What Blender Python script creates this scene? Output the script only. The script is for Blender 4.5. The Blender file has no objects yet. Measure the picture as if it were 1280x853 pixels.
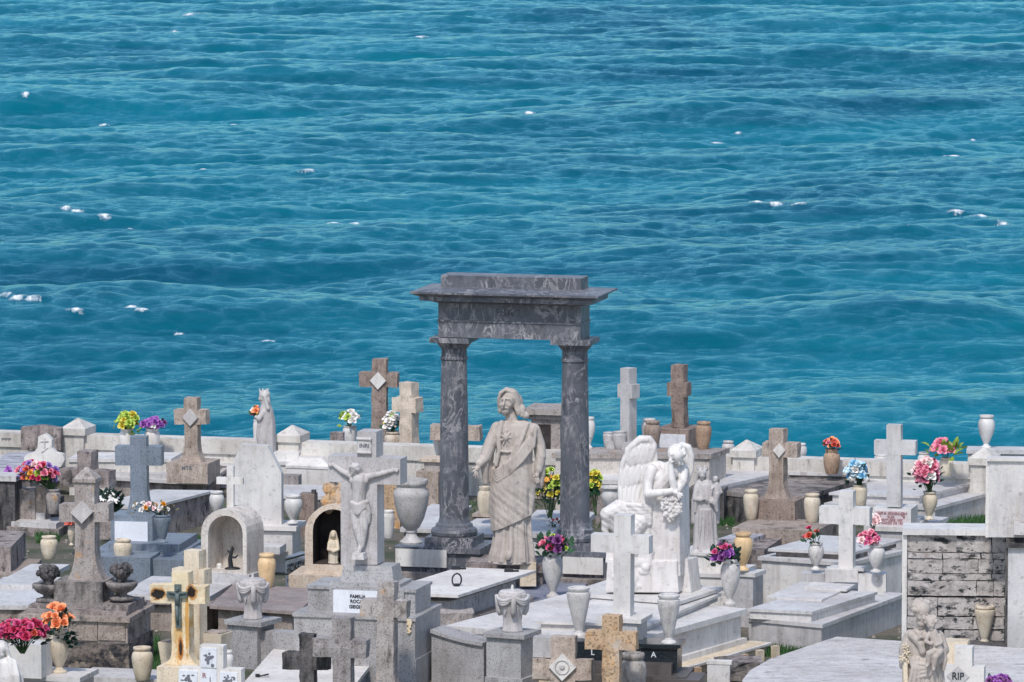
import bpy, bmesh, math, random
import numpy as np
from mathutils import Vector, Matrix, Euler
random.seed(7)
rnd = random.Random(11)
R = math.radians
scene = bpy.context.scene
COL = scene.collection

# ------------------------------------------------------------ camera
CAMH, PITCH, FPX, W0, H0 = 10.7, R(6.3), 8000.0, 1280.0, 853.0
cam_d = bpy.data.cameras.new('camera'); cam = bpy.data.objects.new('camera', cam_d); COL.objects.link(cam)
cam.location = (0, 0, CAMH); cam.rotation_euler = (R(90) - PITCH, 0, 0)
cam_d.sensor_width = 36; cam_d.lens = 36 * FPX / W0; cam_d.clip_start = 1; cam_d.clip_end = 20000
scene.camera = cam

def ray(px, py):
    u, v = px - W0 / 2, py - H0 / 2
    return Vector((u, FPX * math.cos(PITCH) - v * math.sin(PITCH), -FPX * math.sin(PITCH) - v * math.cos(PITCH)))
def P(px, py, z):                       # the place on the level z that is seen at a photo point
    d = ray(px, py); t = (z - CAMH) / d.z
    return Vector((d.x * t, d.y * t, z))
def mpp(p):                             # metres per photo pixel at a place
    return (Vector(p) - cam.location).length / FPX
def dep(p): return math.atan2(CAMH - p[2], math.hypot(p[0], p[1]))

# ------------------------------------------------------------ objects
def tag(o, label, cat, group=None, kind=None):
    if kind: o['kind'] = kind
    if label: o['label'] = label
    if cat: o['category'] = cat
    if group: o['group'] = group
    return o
def thing(name, label, cat, loc=(0, 0, 0), rz=0, group=None):
    o = bpy.data.objects.new(name, None); COL.objects.link(o); o.empty_display_size = .1
    o.location = loc; o.rotation_euler = (0, 0, rz)
    return tag(o, label, cat, group)
def mk(bm, name, bevel=0, smooth=False):
    if bevel:
        ed = [e for e in bm.edges if len(e.link_faces) == 2 and e.calc_face_angle(0) > .5]
        bmesh.ops.bevel(bm, geom=ed, offset=bevel, segments=2, affect='EDGES', clamp_overlap=True)
    bmesh.ops.recalc_face_normals(bm, faces=bm.faces[:])
    me = bpy.data.meshes.new(name); bm.to_mesh(me); bm.free()
    if smooth:
        me.polygons.foreach_set('use_smooth', [True] * len(me.polygons))
    return me
def part(name, bm, mat, parent=None, bevel=0, smooth=False, label=None, loc=None, rz=None):
    me = bm if isinstance(bm, bpy.types.Mesh) else mk(bm, name, bevel, smooth)
    if not len(me.materials): me.materials.append(mat)
    o = bpy.data.objects.new(name, me); COL.objects.link(o)
    if parent: o.parent = parent
    if loc is not None: o.location = loc
    if rz is not None: o.rotation_euler = (0, 0, rz)
    if label: o['label'] = label
    return o
def solo(name, bm, mat, label, cat, loc, rz=0, group=None, bevel=0, smooth=False, kind=None):
    o = part(name, bm, mat, None, bevel, smooth, None, loc, rz)
    return tag(o, label, cat, group, kind)

# ------------------------------------------------------------ bmesh shapes
def B(): return bmesh.new()
def prism(bm, pts, z0, z1, top=None):
    a = [bm.verts.new((x, y, z0)) for x, y in pts]
    b = [bm.verts.new((x, y, z1)) for x, y in (top or pts)]
    n = len(pts)
    bm.faces.new(a[::-1]); bm.faces.new(b)
    for i in range(n): bm.faces.new((a[i], a[(i + 1) % n], b[(i + 1) % n], b[i]))
    return bm
def box(bm, x0, x1, y0, y1, z0, z1, taper=0):
    t = taper
    return prism(bm, [(x0, y0), (x1, y0), (x1, y1), (x0, y1)], z0, z1,
                 [(x0 + t, y0 + t), (x1 - t, y0 + t), (x1 - t, y1 - t), (x0 + t, y1 - t)])
def extr(bm, pts, y0, y1):              # outline in x, z pushed through the depth y
    a = [bm.verts.new((x, y0, z)) for x, z in pts]
    b = [bm.verts.new((x, y1, z)) for x, z in pts]
    n = len(pts)
    bm.faces.new(a); bm.faces.new(b[::-1])
    for i in range(n): bm.faces.new((a[(i + 1) % n], a[i], b[i], b[(i + 1) % n]))
    return bm
def lathe(bm, prof, n=36, mod=None):
    rings = []
    for r, z in prof:
        if r < 1e-5: rings.append([bm.verts.new((0, 0, z))])
        else:
            rings.append([bm.verts.new((r * (mod(2 * math.pi * k / n, z) if mod else 1) * math.cos(2 * math.pi * k / n),
                                        r * (mod(2 * math.pi * k / n, z) if mod else 1) * math.sin(2 * math.pi * k / n), z)) for k in range(n)])
    for a, b in zip(rings, rings[1:]):
        if len(a) == 1 and len(b) == 1: continue
        for k in range(n):
            k2 = (k + 1) % n
            if len(a) == 1: bm.faces.new((a[0], b[k2], b[k]))
            elif len(b) == 1: bm.faces.new((a[k], a[k2], b[0]))
            else: bm.faces.new((a[k], a[k2], b[k2], b[k]))
    return bm
def sph(bm, c, r, rot=None, u=14, v=9):
    if not hasattr(r, '__len__'): r = (r, r, r)
    m = rot.to_matrix() if rot else Matrix.Identity(3); c = Vector(c)
    def pt(th, ph): return bm.verts.new(c + m @ Vector((r[0] * math.sin(ph) * math.cos(th), r[1] * math.sin(ph) * math.sin(th), r[2] * math.cos(ph))))
    top, bot = pt(0, 0), pt(0, math.pi)
    rg = [[pt(2 * math.pi * k / u, math.pi * i / v) for k in range(u)] for i in range(1, v)]
    for k in range(u):
        k2 = (k + 1) % u
        bm.faces.new((top, rg[0][k], rg[0][k2])); bm.faces.new((bot, rg[-1][k2], rg[-1][k]))
        for p_, q_ in zip(rg, rg[1:]): bm.faces.new((p_[k], q_[k], q_[k2], p_[k2]))
def cone(bm, a, b, r0, r1, n=12):
    a, b = Vector(a), Vector(b)
    if (b - a).length < 1e-6: return
    q = (b - a).to_track_quat('Z', 'Y').to_matrix()
    A = [bm.verts.new(a + q @ Vector((r0 * math.cos(2 * math.pi * k / n), r0 * math.sin(2 * math.pi * k / n), 0))) for k in range(n)]
    C = [bm.verts.new(b + q @ Vector((r1 * math.cos(2 * math.pi * k / n), r1 * math.sin(2 * math.pi * k / n), 0))) for k in range(n)]
    bm.faces.new(A[::-1]); bm.faces.new(C)
    for k in range(n): bm.faces.new((A[k], A[(k + 1) % n], C[(k + 1) % n], C[k]))
def tube(bm, pts, rad, n=8, ends=True):
    pts = [Vector(p) for p in pts]
    if not hasattr(rad, '__len__'): rad = [rad] * len(pts)
    rings = []
    for i, p in enumerate(pts):
        d = (pts[min(i + 1, len(pts) - 1)] - pts[max(i - 1, 0)])
        q = d.to_track_quat('Z', 'Y').to_matrix()
        rings.append([bm.verts.new(p + q @ Vector((rad[i] * math.cos(2 * math.pi * k / n), rad[i] * math.sin(2 * math.pi * k / n), 0))) for k in range(n)])
    for a, b in zip(rings, rings[1:]):
        for k in range(n): bm.faces.new((a[k], a[(k + 1) % n], b[(k + 1) % n], b[k]))
    if ends: bm.faces.new(rings[0][::-1]); bm.faces.new(rings[-1])
    return bm
def rough(bm, amp, seed=0, cuts=0):     # weathered edges: subdivide and jitter
    from mathutils import noise
    if cuts: bmesh.ops.subdivide_edges(bm, edges=bm.edges[:], cuts=cuts, use_grid_fill=True)
    for v in bm.verts:
        p = v.co * 9 + Vector((seed, seed * 2.3, 0))
        v.co += noise.noise_vector(p) * amp
    return bm

# ------------------------------------------------------------ materials
def lin(c): return tuple((x / 12.92 if x <= .04045 else ((x + .055) / 1.055) ** 2.4) for x in c)
def hx(h): h = h.lstrip('#'); return lin(tuple(int(h[i:i + 2], 16) / 255 for i in (0, 2, 4))) + (1,)
class NT:
    def __init__(s, name):
        s.m = bpy.data.materials.new(name); s.m.use_nodes = True; s.t = s.m.node_tree
        s.b = s.t.nodes['Principled BSDF']
    def n(s, typ, **kw):
        x = s.t.nodes.new(typ)
        for k, v in kw.items(): setattr(x, k, v)
        return x
    def l(s, a, b): s.t.links.new(a, b)
    def coords(s, scale=(1, 1, 1), shift=True, rot=(0, 0, 0)):
        tc = s.n('ShaderNodeTexCoord'); mp = s.n('ShaderNodeMapping')
        mp.inputs['Scale'].default_value = scale; mp.inputs['Rotation'].default_value = rot
        s.l(tc.outputs['Object'], mp.inputs['Vector'])
        if shift:
            oi = s.n('ShaderNodeObjectInfo'); mu = s.n('ShaderNodeMath', operation='MULTIPLY'); mu.inputs[1].default_value = 37.0
            s.l(oi.outputs['Random'], mu.inputs[0]); s.l(mu.outputs[0], mp.inputs['Location'])
        return mp.outputs['Vector']
    def noise(s, vec, scale, detail=6, rough=.6, dist=0):
        x = s.n('ShaderNodeTexNoise'); x.inputs['Scale'].default_value = scale; x.inputs['Detail'].default_value = detail
        x.inputs['Roughness'].default_value = rough; x.inputs['Distortion'].default_value = dist
        s.l(vec, x.inputs['Vector']); return x.outputs['Fac']
    def ramp(s, fac, lo, hi):
        x = s.n('ShaderNodeMapRange'); x.clamp = True
        x.inputs['From Min'].default_value = lo; x.inputs['From Max'].default_value = hi
        s.l(fac, x.inputs['Value']); return x.outputs['Result']
    def mul(s, fac, k):
        x = s.n('ShaderNodeMath', operation='MULTIPLY')
        s.l(fac, x.inputs[0])
        if isinstance(k, (int, float)): x.inputs[1].default_value = k
        else: s.l(k, x.inputs[1])
        return x.outputs[0]
    def mix(s, fac, a, b):
        x = s.n('ShaderNodeMix', data_type='RGBA')
        if isinstance(fac, (int, float)): x.inputs[0].default_value = fac
        else: s.l(fac, x.inputs[0])
        for i, c in ((6, a), (7, b)):
            if isinstance(c, tuple): x.inputs[i].default_value = c
            else: s.l(c, x.inputs[i])
        return x.outputs[2]
    def bump(s, h, strength, dist=.01):
        x = s.n('ShaderNodeBump'); x.inputs['Strength'].default_value = strength; x.inputs['Distance'].default_value = dist
        s.l(h, x.inputs['Height']); s.l(x.outputs['Normal'], s.b.inputs['Normal'])

def stone(name, c1, c2, scale=5, speck=None, speck_amt=.5, speck_scale=70, stains=(), vein=None, rough=.65, bump=.25, bscale=45, wear=1.0, blobs=()):
    """stains: (colour, amount 0-1 covered, noise scale, (sx,sy,sz) stretch, softness)"""
    t = NT(name); v = t.coords()
    c = t.mix(t.ramp(t.noise(v, scale), .3, .7), hx(c1), hx(c2))
    if vein:
        vc, vs, va, st = vein
        vv = t.coords(st, True, (.5, .65, 0))
        f = t.noise(vv, vs, 8, .65, 1.6)
        f2 = t.n('ShaderNodeMath', operation='SUBTRACT'); t.l(f, f2.inputs[0]); f2.inputs[1].default_value = .5
        f3 = t.n('ShaderNodeMath', operation='ABSOLUTE'); t.l(f2.outputs[0], f3.inputs[0])
        msk = t.ramp(t.noise(v, 2.6, 4), .42, .62)
        c = t.mix(t.mul(t.mul(t.ramp(f3.outputs[0], .045, 0), va), msk), c, hx(vc))
    if speck:
        c = t.mix(t.mul(t.ramp(t.noise(v, speck_scale, 2, .5), .53, .66), speck_amt), c, hx(speck))
    for (sc, amt, ss, st, soft) in stains:
        sv = t.coords(st)
        f = t.noise(sv, ss, 9, .68)
        th = .72 - .5 * amt
        c = t.mix(t.ramp(f, th, th + soft), c, hx(sc))
    for (bc, ctr, rad) in blobs:
        tc = t.n('ShaderNodeTexCoord'); sb = t.n('ShaderNodeVectorMath', operation='SUBTRACT'); t.l(tc.outputs['Object'], sb.inputs[0]); sb.inputs[1].default_value = ctr
        dv = t.n('ShaderNodeVectorMath', operation='DIVIDE'); t.l(sb.outputs[0], dv.inputs[0]); dv.inputs[1].default_value = rad
        ln = t.n('ShaderNodeVectorMath', operation='LENGTH'); t.l(dv.outputs[0], ln.inputs[0])
        ad = t.n('ShaderNodeMath', operation='ADD'); t.l(ln.outputs['Value'], ad.inputs[0]); t.l(t.mul(t.noise(v, 16, 5, .7), 1.3), ad.inputs[1])
        c = t.mix(t.ramp(ad.outputs[0], 1.62, 1.42), c, hx(bc))
    if wear:                            # weather: broad tone, rain streaks, mould freckles
        def times(fac, k):
            x = t.n('ShaderNodeMix', data_type='RGBA', blend_type='MULTIPLY'); t.l(fac, x.inputs[0]); t.l(c, x.inputs[6]); x.inputs[7].default_value = k + (1,); return x.outputs[2]
        c = times(t.mul(t.ramp(t.noise(v, 1.3, 4), .4, .66), .9 * wear), (.80, .78, .77))
        c = times(t.mul(t.ramp(t.noise(t.coords((4.2, 4.2, .5)), 2.6, 7, .7), .5, .68), .75 * wear), (.70, .67, .64))
        c = times(t.mul(t.ramp(t.noise(v, 13, 9, .72), .56, .66), .7 * wear), (.55, .53, .52))
    t.l(c, t.b.inputs['Base Color'])
    t.b.inputs['Roughness'].default_value = rough
    t.b.inputs['Specular IOR Level'].default_value = .35
    t.bump(t.noise(v, bscale, 5, .65), bump, .012)
    return t.m
def plain(name, c, rough=.6, var=.25, metal=0):
    t = NT(name); v = t.coords(); a = hx(c)
    b = tuple(x * (1 - var) for x in a[:3]) + (1,)
    t.l(t.mix(t.ramp(t.noise(v, 22, 3), .35, .65), a, b), t.b.inputs['Base Color'])
    t.b.inputs['Roughness'].default_value = rough; t.b.inputs['Metallic'].default_value = metal
    return t.m
def petal(name, c, c2):
    t = NT(name); v = t.coords((1, 1, 1))
    oi = t.n('ShaderNodeObjectInfo')
    t.l(t.mix(t.ramp(t.noise(v, 40, 2), .38, .62), hx(c), hx(c2)), t.b.inputs['Base Color'])
    t.b.inputs['Roughness'].default_value = .6
    return t.m

DRIP = (2.6, 2.6, .55)
M = {}
M['white'] = stone('white_marble', 'e0dcd8', 'd3d0cd', 3, 'b4b6c0', .35, 85, [('9a9894', .26, 2.2, DRIP, .25)], ('a8adba', 3.0, .35, (1, 1, 1)), .5, .12)
M['bright'] = stone('bright_white_stone', 'e4e0dc', 'd9d5d0', 4, 'c2c0be', .35, 80, [('b6afa6', .24, 3, DRIP, .25)], None, .6, .12)
M['wallwhite'] = stone('painted_wall', 'dcd8d2', 'cac5be', 3, 'a9a6a2', .4, 60, [('8b857e', .3, 2.5, DRIP, .22), ('4a4848', .16, 5, DRIP, .1)], None, .8, .3)
M['grey'] = stone('grey_marble', 'c8c4c2', 'b3b0b0', 3.5, '8d909b', .4, 85, [('7b7a7c', .25, 2.5, DRIP, .25)], ('d6d8de', 3.2, .6, (1, 1, .6)), .5, .12)
M['greyslab'] = stone('pale_grey_slab', 'd3d0ce', 'c3c1c1', 4, '989ba6', .4, 80, [('8d8c90', .3, 2.4, (1, 3, 1), .25)], None, .55, .15)
M['granite'] = stone('grey_granite', 'b6b4b4', 'a2a0a0', 6, '5e6068', .75, 75, [('6e6661', .22, 2.4, DRIP, .25)], None, .55, .15)
M['bluegran'] = stone('blue_grey_granite', '8893a0', '77818d', 6, '4d5560', .6, 75, [('48505a', .2, 3, DRIP, .25)], None, .5, .1)
M['darkmarble'] = stone('dark_veined_marble', '6b6e76', '4f525a', 2.6, '34333b', .3, 60, [('9a979c', .36, 7, (1.6, 1.6, .7), .25), ('3c3f46', .36, 3, (1.4, 1.4, .7), .25)], ('cfcbce', 3.6, .65, (1.35, 1.35, .8)), .45, .08, 45, .5)
M['blackgran'] = stone('black_granite', '1d2429', '262c31', 8, '4b5157', .5, 80, (), None, .18, .03, wear=.2)
M['browngran'] = stone('dull_brown_granite', '645d5a', '55504f', 6, '3c3a3b', .5, 80, [('7d7470', .3, 3, (1, 1, 1), .3)], None, .4, .06)
M['moss'] = stone('mossy_grey_stone', 'b0a5a1', '958a87', 5, '5a5555', .5, 55, [('4a4747', .46, 4.5, (1.6, 1.6, .8), .16), ('2c2f31', .28, 7, (1.4, 1.4, .8), .1)], None, .9, .6, 32, wear=1.5)
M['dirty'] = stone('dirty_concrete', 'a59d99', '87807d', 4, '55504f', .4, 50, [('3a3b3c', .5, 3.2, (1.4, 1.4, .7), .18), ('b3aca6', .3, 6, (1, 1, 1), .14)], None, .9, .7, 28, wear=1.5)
M['blackmoss'] = stone('black_moss_stone', '757070', '555252', 4, '2e2f31', .5, 50, [('26292c', .52, 4, DRIP, .16), ('8b8684', .26, 6, (1, 1, 1), .12)], None, .9, .7, 28)
M['masonry'] = stone('old_masonry_stone', 'b8aba1', '9d9189', 4, '5e5753', .5, 55, [('34343a', .36, 3.2, (1.3, 1.3, 1.6), .15), ('6b5e52', .36, 5, (1, 1, 1), .2)], None, .9, .7, 26, wear=1.5)
M['masonrydark'] = stone('mould_blackened_masonry', '8d827a', '6f6660', 4, '46413e', .5, 55, [('2b2c31', .5, 3, (1.2, 1.2, 2), .12), ('a09384', .3, 6, (1, 1, 1), .12)], None, .9, .7, 26)
M['tan'] = stone('tan_stone', 'c6b8ac', 'ac9d93', 6, '7d6656', .55, 60, [('574a44', .31, 5, DRIP, .2), ('d6c8b8', .3, 4, (1, 1, 1), .25)], None, .85, .5, 40, wear=1.5)
M['brown'] = stone('brown_stone', 'a6958a', '8a7b73', 6, '5b473d', .55, 60, [('4a3c36', .36, 4, DRIP, .2), ('c4b5a8', .26, 6, DRIP, .16)], None, .85, .5, 40, wear=1.5)
M['sand'] = stone('sandstone', 'd9ccbd', 'c9b8a7', 7, 'a58a70', .55, 65, [('a37c52', .26, 4, DRIP, .25), ('8a7a6c', .22, 5, DRIP, .2)], None, .85, .4, 45)
M['ochre'] = stone('ochre_lichen_stone', 'c9ad8c', 'bfa083', 7, '5a4b40', .65, 45, [('c58f4e', .36, 6, (1, 1, 1), .16), ('b9b1ab', .4, 4, (1, 1, 1), .2), ('5c524c', .22, 9, (1, 1, 1), .08)], None, .9, .55, 36)
M['lichen'] = stone('grey_lichen_stone', 'bab2ae', 'a19995', 7, '6b6462', .6, 55, [('c79a62', .27, 5, (1, 1, 1), .12), ('d6d2ce', .28, 7, (1, 1, 1), .12), ('5a5555', .3, 6, DRIP, .15)], None, .9, .6, 34, wear=1.5)
M['rust'] = stone('rust_stained_paint', 'e8dac0', 'dfcda8', 5, 'cda86e', .4, 40, [('d6a25c', .36, 4.5, DRIP, .22)], None, .7, .3, 40, .5, [('d9b27a', (-.02, 0, .38), (.05, .9, .42)), ('cf9f5c', (.07, 0, .45), (.025, .9, .4)), ('c08a4c', (-.23, 0, .72), (.10, .9, .075)), ('c08a4c', (.12, 0, .74), (.075, .9, .085)), ('b5783c', (0, 0, .17), (.035, .9, .15)), ('211c1a', (-.235, 0, .715), (.088, .9, .055)), ('2a1d18', (.115, 0, .745), (.05, .9, .065)), ('3a271c', (0, 0, .18), (.02, .9, .09))])
M['cream'] = stone('cream_stone', 'e4d7c2', 'd7c7ae', 6, 'b59b7b', .45, 60, [('b98a55', .25, 4, DRIP, .25)], None, .8, .3)
M['creamvase'] = stone('cream_vase_stone', 'e0d5c3', 'd2c3ab', 5, 'b9a385', .5, 75, [('b87f45', .27, 5, DRIP, .25), ('5c5048', .2, 6, DRIP, .14)], None, .7, .2)
M['peach'] = stone('peach_alabaster', 'e8cda6', 'dcb888', 4, 'cfa878', .3, 70, [('c88d50', .27, 4, DRIP, .3)], None, .45, .05)
M['whitevase'] = stone('white_vase_marble', 'dfdcd8', 'cfccca', 5, 'b2aeac', .4, 75, [('a69c90', .26, 4, DRIP, .22)], ('9c98a0', 7, .5, (1, 1, .8)), .5, .1)
M['stainvase'] = stone('stained_brown_vase', 'bea48c', 'a58a74', 5, '6e5443', .55, 65, [('6a4a34', .32, 4, DRIP, .2), ('d9cdbf', .28, 5, DRIP, .2)], None, .8, .35)
M['mossvase'] = stone('mould_stained_vase', 'bdb7b2', 'a19a96', 5, '7a7371', .5, 65, [('4d494a', .4, 4, DRIP, .16), ('a2764a', .22, 5, DRIP, .15)], None, .85, .4)
M['statue'] = stone('statue_stone', 'c6bcb3', 'b4aaa2', 5, 'a39a95', .45, 75, [('8d837f', .22, 5, DRIP, .2)], None, .75, .2, 60)
M['statuewhite'] = stone('white_statue_marble', 'e3dfdc', 'd7d2cf', 4, 'c7c4c6', .3, 75, [('b3adac', .2, 5, DRIP, .25)], None, .55, .12, 60)
M['statuegrey'] = stone('grey_statue_stone', 'd0cccb', 'bfbab9', 5, '9c9796', .45, 75, [('7f7876', .22, 6, DRIP, .18)], None, .75, .2, 60)
M['crucifix'] = stone('pale_violet_grey_granite', 'c9c5c5', 'b9b5b5', 6, '8f8c95', .5, 75, [('918a8a', .24, 3, DRIP, .25)], None, .6, .15)
M['slate'] = stone('brown_slate', 'a59894', '8f8584', 5, '675d5e', .5, 60, [('b89a88', .32, 4, (1, 3, 1), .2), ('5d5658', .3, 5, (1, 4, 1), .2)], None, .7, .3)
M['streak'] = stone('streaked_blue_slab', '8d92a3', '6f7486', 4, '555a6b', .4, 60, [('c9ccd4', .36, 5, (1, 4, 1), .15), ('474b5a', .32, 5, (1, 4, 1), .15)], None, .6, .3)
M['weatherslab'] = stone('weathered_slab', 'd6d3d1', 'c4c1bf', 4, '8b8b92', .4, 60, [('8f8d8f', .38, 4, (.35, 4, 1), .25), ('e4e2e0', .34, 4, (.4, 5, 1), .2), ('55545a', .27, 6, (.5, 7, 1), .06), ('77706a', .24, 3, (1, 1, 1), .12)], None, .75, .4)
M['blackstreak'] = stone('white_slab_with_black_streaks', 'c5c5cc', 'aeaeb6', 4, '77777d', .4, 60, [('33363c', .42, 6, (.8, 6, 1), .08)], None, .75, .4)
M['grime'] = stone('white_blocks_with_black_grime', 'c6bfbb', 'aca4a0', 6, '8a8482', .5, 50, [('8a817d', .42, 7, (1, 1, 1.2), .2), ('2c3133', .39, 4.5, (1, 1, 2.6), .10), ('2a2f31', .33, 11, (1, 1, 1.6), .07)], None, .85, .6, 30, .5)
M['palestone'] = stone('pale_pitted_stone', 'd8d2cb', 'c9c1b9', 6, '9d948c', .5, 60, [('a98f74', .25, 5, DRIP, .15), ('857d78', .25, 6, (1, 1, 1), .12)], None, .85, .4)
M['lightgran'] = stone('light_grey_granite', 'c6c2bf', 'b3b0ae', 6, '8d8a89', .6, 75, (), None, .6, .12)
M['grimejoint'] = stone('dark_mortar', '23292b', '32373a', 8, '15191b', .4, 60, (), None, .9, .5)
M['plaque'] = stone('white_marble_plaque', 'e6e7ec', 'd9dbe2', 4, 'c0c3cc', .25, 80, (), ('aab0bd', 4, .45, (1, 1, .7)), .45, .05, wear=.2)
M['pinkplaque'] = stone('pale_pink_plaque', 'd3c6c7', 'c6b9bb', 5, 'ab9da0', .4, 80, (), None, .5, .1, wear=.2)
M['cinder'] = stone('rough_grey_concrete', 'ada8a7', '989392', 6, '625f60', .7, 60, [('55504f', .3, 5, DRIP, .2)], None, .9, .6, 40, wear=1.5)
M['iron'] = plain('black_iron', '20262b', .5, .3)
M['bronze'] = plain('weathered_bronze', '62706f', .55, .4)
M['darkhollow'] = stone('dark_recess_stone', '4a4443', '352f2f', 5, '241f20', .5, 50, [('1d1c1e', .45, 4, (1, 1, 1), .2), ('75604e', .32, 6, (1, 1, 1), .2)], None, .9, .5)  # much darker than the stone around it, blotched black and brown
M['letter_dark'] = plain('dark_letters', '2b3038', .6, .1)
M['letter_red'] = plain('brown_red_letters', 'a07376', .6, .1)
M['letter_pale'] = plain('pale_letters', 'd2d4d6', .5, .1)
M['letter_grey'] = plain('grey_letters', '6f7078', .6, .1)
M['photo'] = stone('blue_glazed_photo', '2f6ba6', '16345e', 14, '0b1c36', .4, 40, [('7fb2dc', .25, 12, (1, 1, 1), .1)], None, .2, .02, wear=.2)
M['leaf'] = plain('dark_green_leaf', '2f5c3a', .55, .45)
M['leafdeep'] = plain('deep_green_leaf', '23443a', .55, .45)
M['leaflime'] = plain('lime_green_leaf', '8aa83e', .55, .35)
M['leafdry'] = plain('dry_stem', '7c7355', .7, .35)
M['stem'] = plain('green_stem', '3f5a34', .6, .3)
def pet(k, a, b): M['p_' + k] = petal('petal_' + k, a, b)
pet('pink', 'd9718f', 'ee9db0'); pet('hotpink', 'c53b73', 'dd6f9c'); pet('red', 'b8284e', 'd8507a'); pet('coral', 'e0715a', 'c44f48')
pet('orange', 'f0915f', 'f6b184'); pet('yellow', 'e3cf58', 'c8bb3e'); pet('lime', '9dbb4a', 'b9c95a'); pet('purple', '8e4aa0', 'b06fc0')
pet('violet', '8f70bd', 'b795d4'); pet('white', 'f1eeea', 'dcd7d2'); pet('blue', '6fb3d6', '9fd0e6'); pet('paleblue', 'd5e4ea', 'b7d5e2')
pet('plum', '6e3a78', '93568f'); pet('palepink', 'efc6c8', 'f5ded9'); pet('gold', 'e0a33a', 'd18b2e'); pet('paleyellow', 'e6dc8a', 'd8c96a')

# ------------------------------------------------------------ writing
def text_mesh(s, h, depth=.004, bold=.0, sx=1.0):
    cu = bpy.data.curves.new('txt', 'FONT'); cu.body = s; cu.align_x = 'CENTER'; cu.align_y = 'CENTER'
    cu.size = h * 1.38; cu.extrude = depth / 2; cu.offset = bold * h
    o = bpy.data.objects.new('txt', cu); COL.objects.link(o)
    me = bpy.data.meshes.new_from_object(o.evaluated_get(bpy.context.evaluated_depsgraph_get()))
    bpy.data.objects.remove(o); bpy.data.curves.remove(cu)
    me.transform(Matrix.Rotation(R(90), 4, 'X') @ Matrix.Diagonal((sx, 1, 1, 1)))
    return me
def lettering(s, h, mat, parent, x, y, z, bold=.02, sx=1.0, name='lettering'):
    me = text_mesh(s, h, .006, bold, sx); me.materials.clear(); me.materials.append(mat)
    return part(name, me, mat, parent, loc=(x, y, z))
# ------------------------------------------------------------ light, sky, picture
w = bpy.data.worlds.new('World'); scene.world = w; w.use_nodes = True
nt = w.node_tree; sky = nt.nodes.new('ShaderNodeTexSky'); sky.sky_type = 'NISHITA'; sky.sun_disc = False
SUN_EL, SUN_AZ = R(53), R(-166)        # azimuth clockwise from +Y: behind and left of the camera
sd = Vector((math.sin(SUN_AZ) * math.cos(SUN_EL), math.cos(SUN_AZ) * math.cos(SUN_EL), math.sin(SUN_EL)))
sky.sun_elevation = SUN_EL; sky.sun_rotation = SUN_AZ
sky.air_density = 1.0; sky.dust_density = 1.0; sky.ozone_density = 1.0; sky.altitude = 20
bg = nt.nodes['Background']; nt.links.new(sky.outputs[0], bg.inputs[0]); bg.inputs[1].default_value = .15
ld = bpy.data.lights.new('sun', 'SUN'); ld.energy = 2.4; ld.angle = R(5); ld.color = (1, .96, .9)
lo = bpy.data.objects.new('sun', ld); COL.objects.link(lo); lo.rotation_euler = sd.to_track_quat('Z', 'Y').to_euler(); lo.location = (0, 0, 60)
scene.view_settings.view_transform = 'Standard'; scene.view_settings.look = 'None'
scene.view_settings.exposure = 0.28; scene.view_settings.gamma = 1; scene.view_settings.use_curve_mapping = False
scene.render.resolution_x, scene.render.resolution_y = 1024, 682

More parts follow.
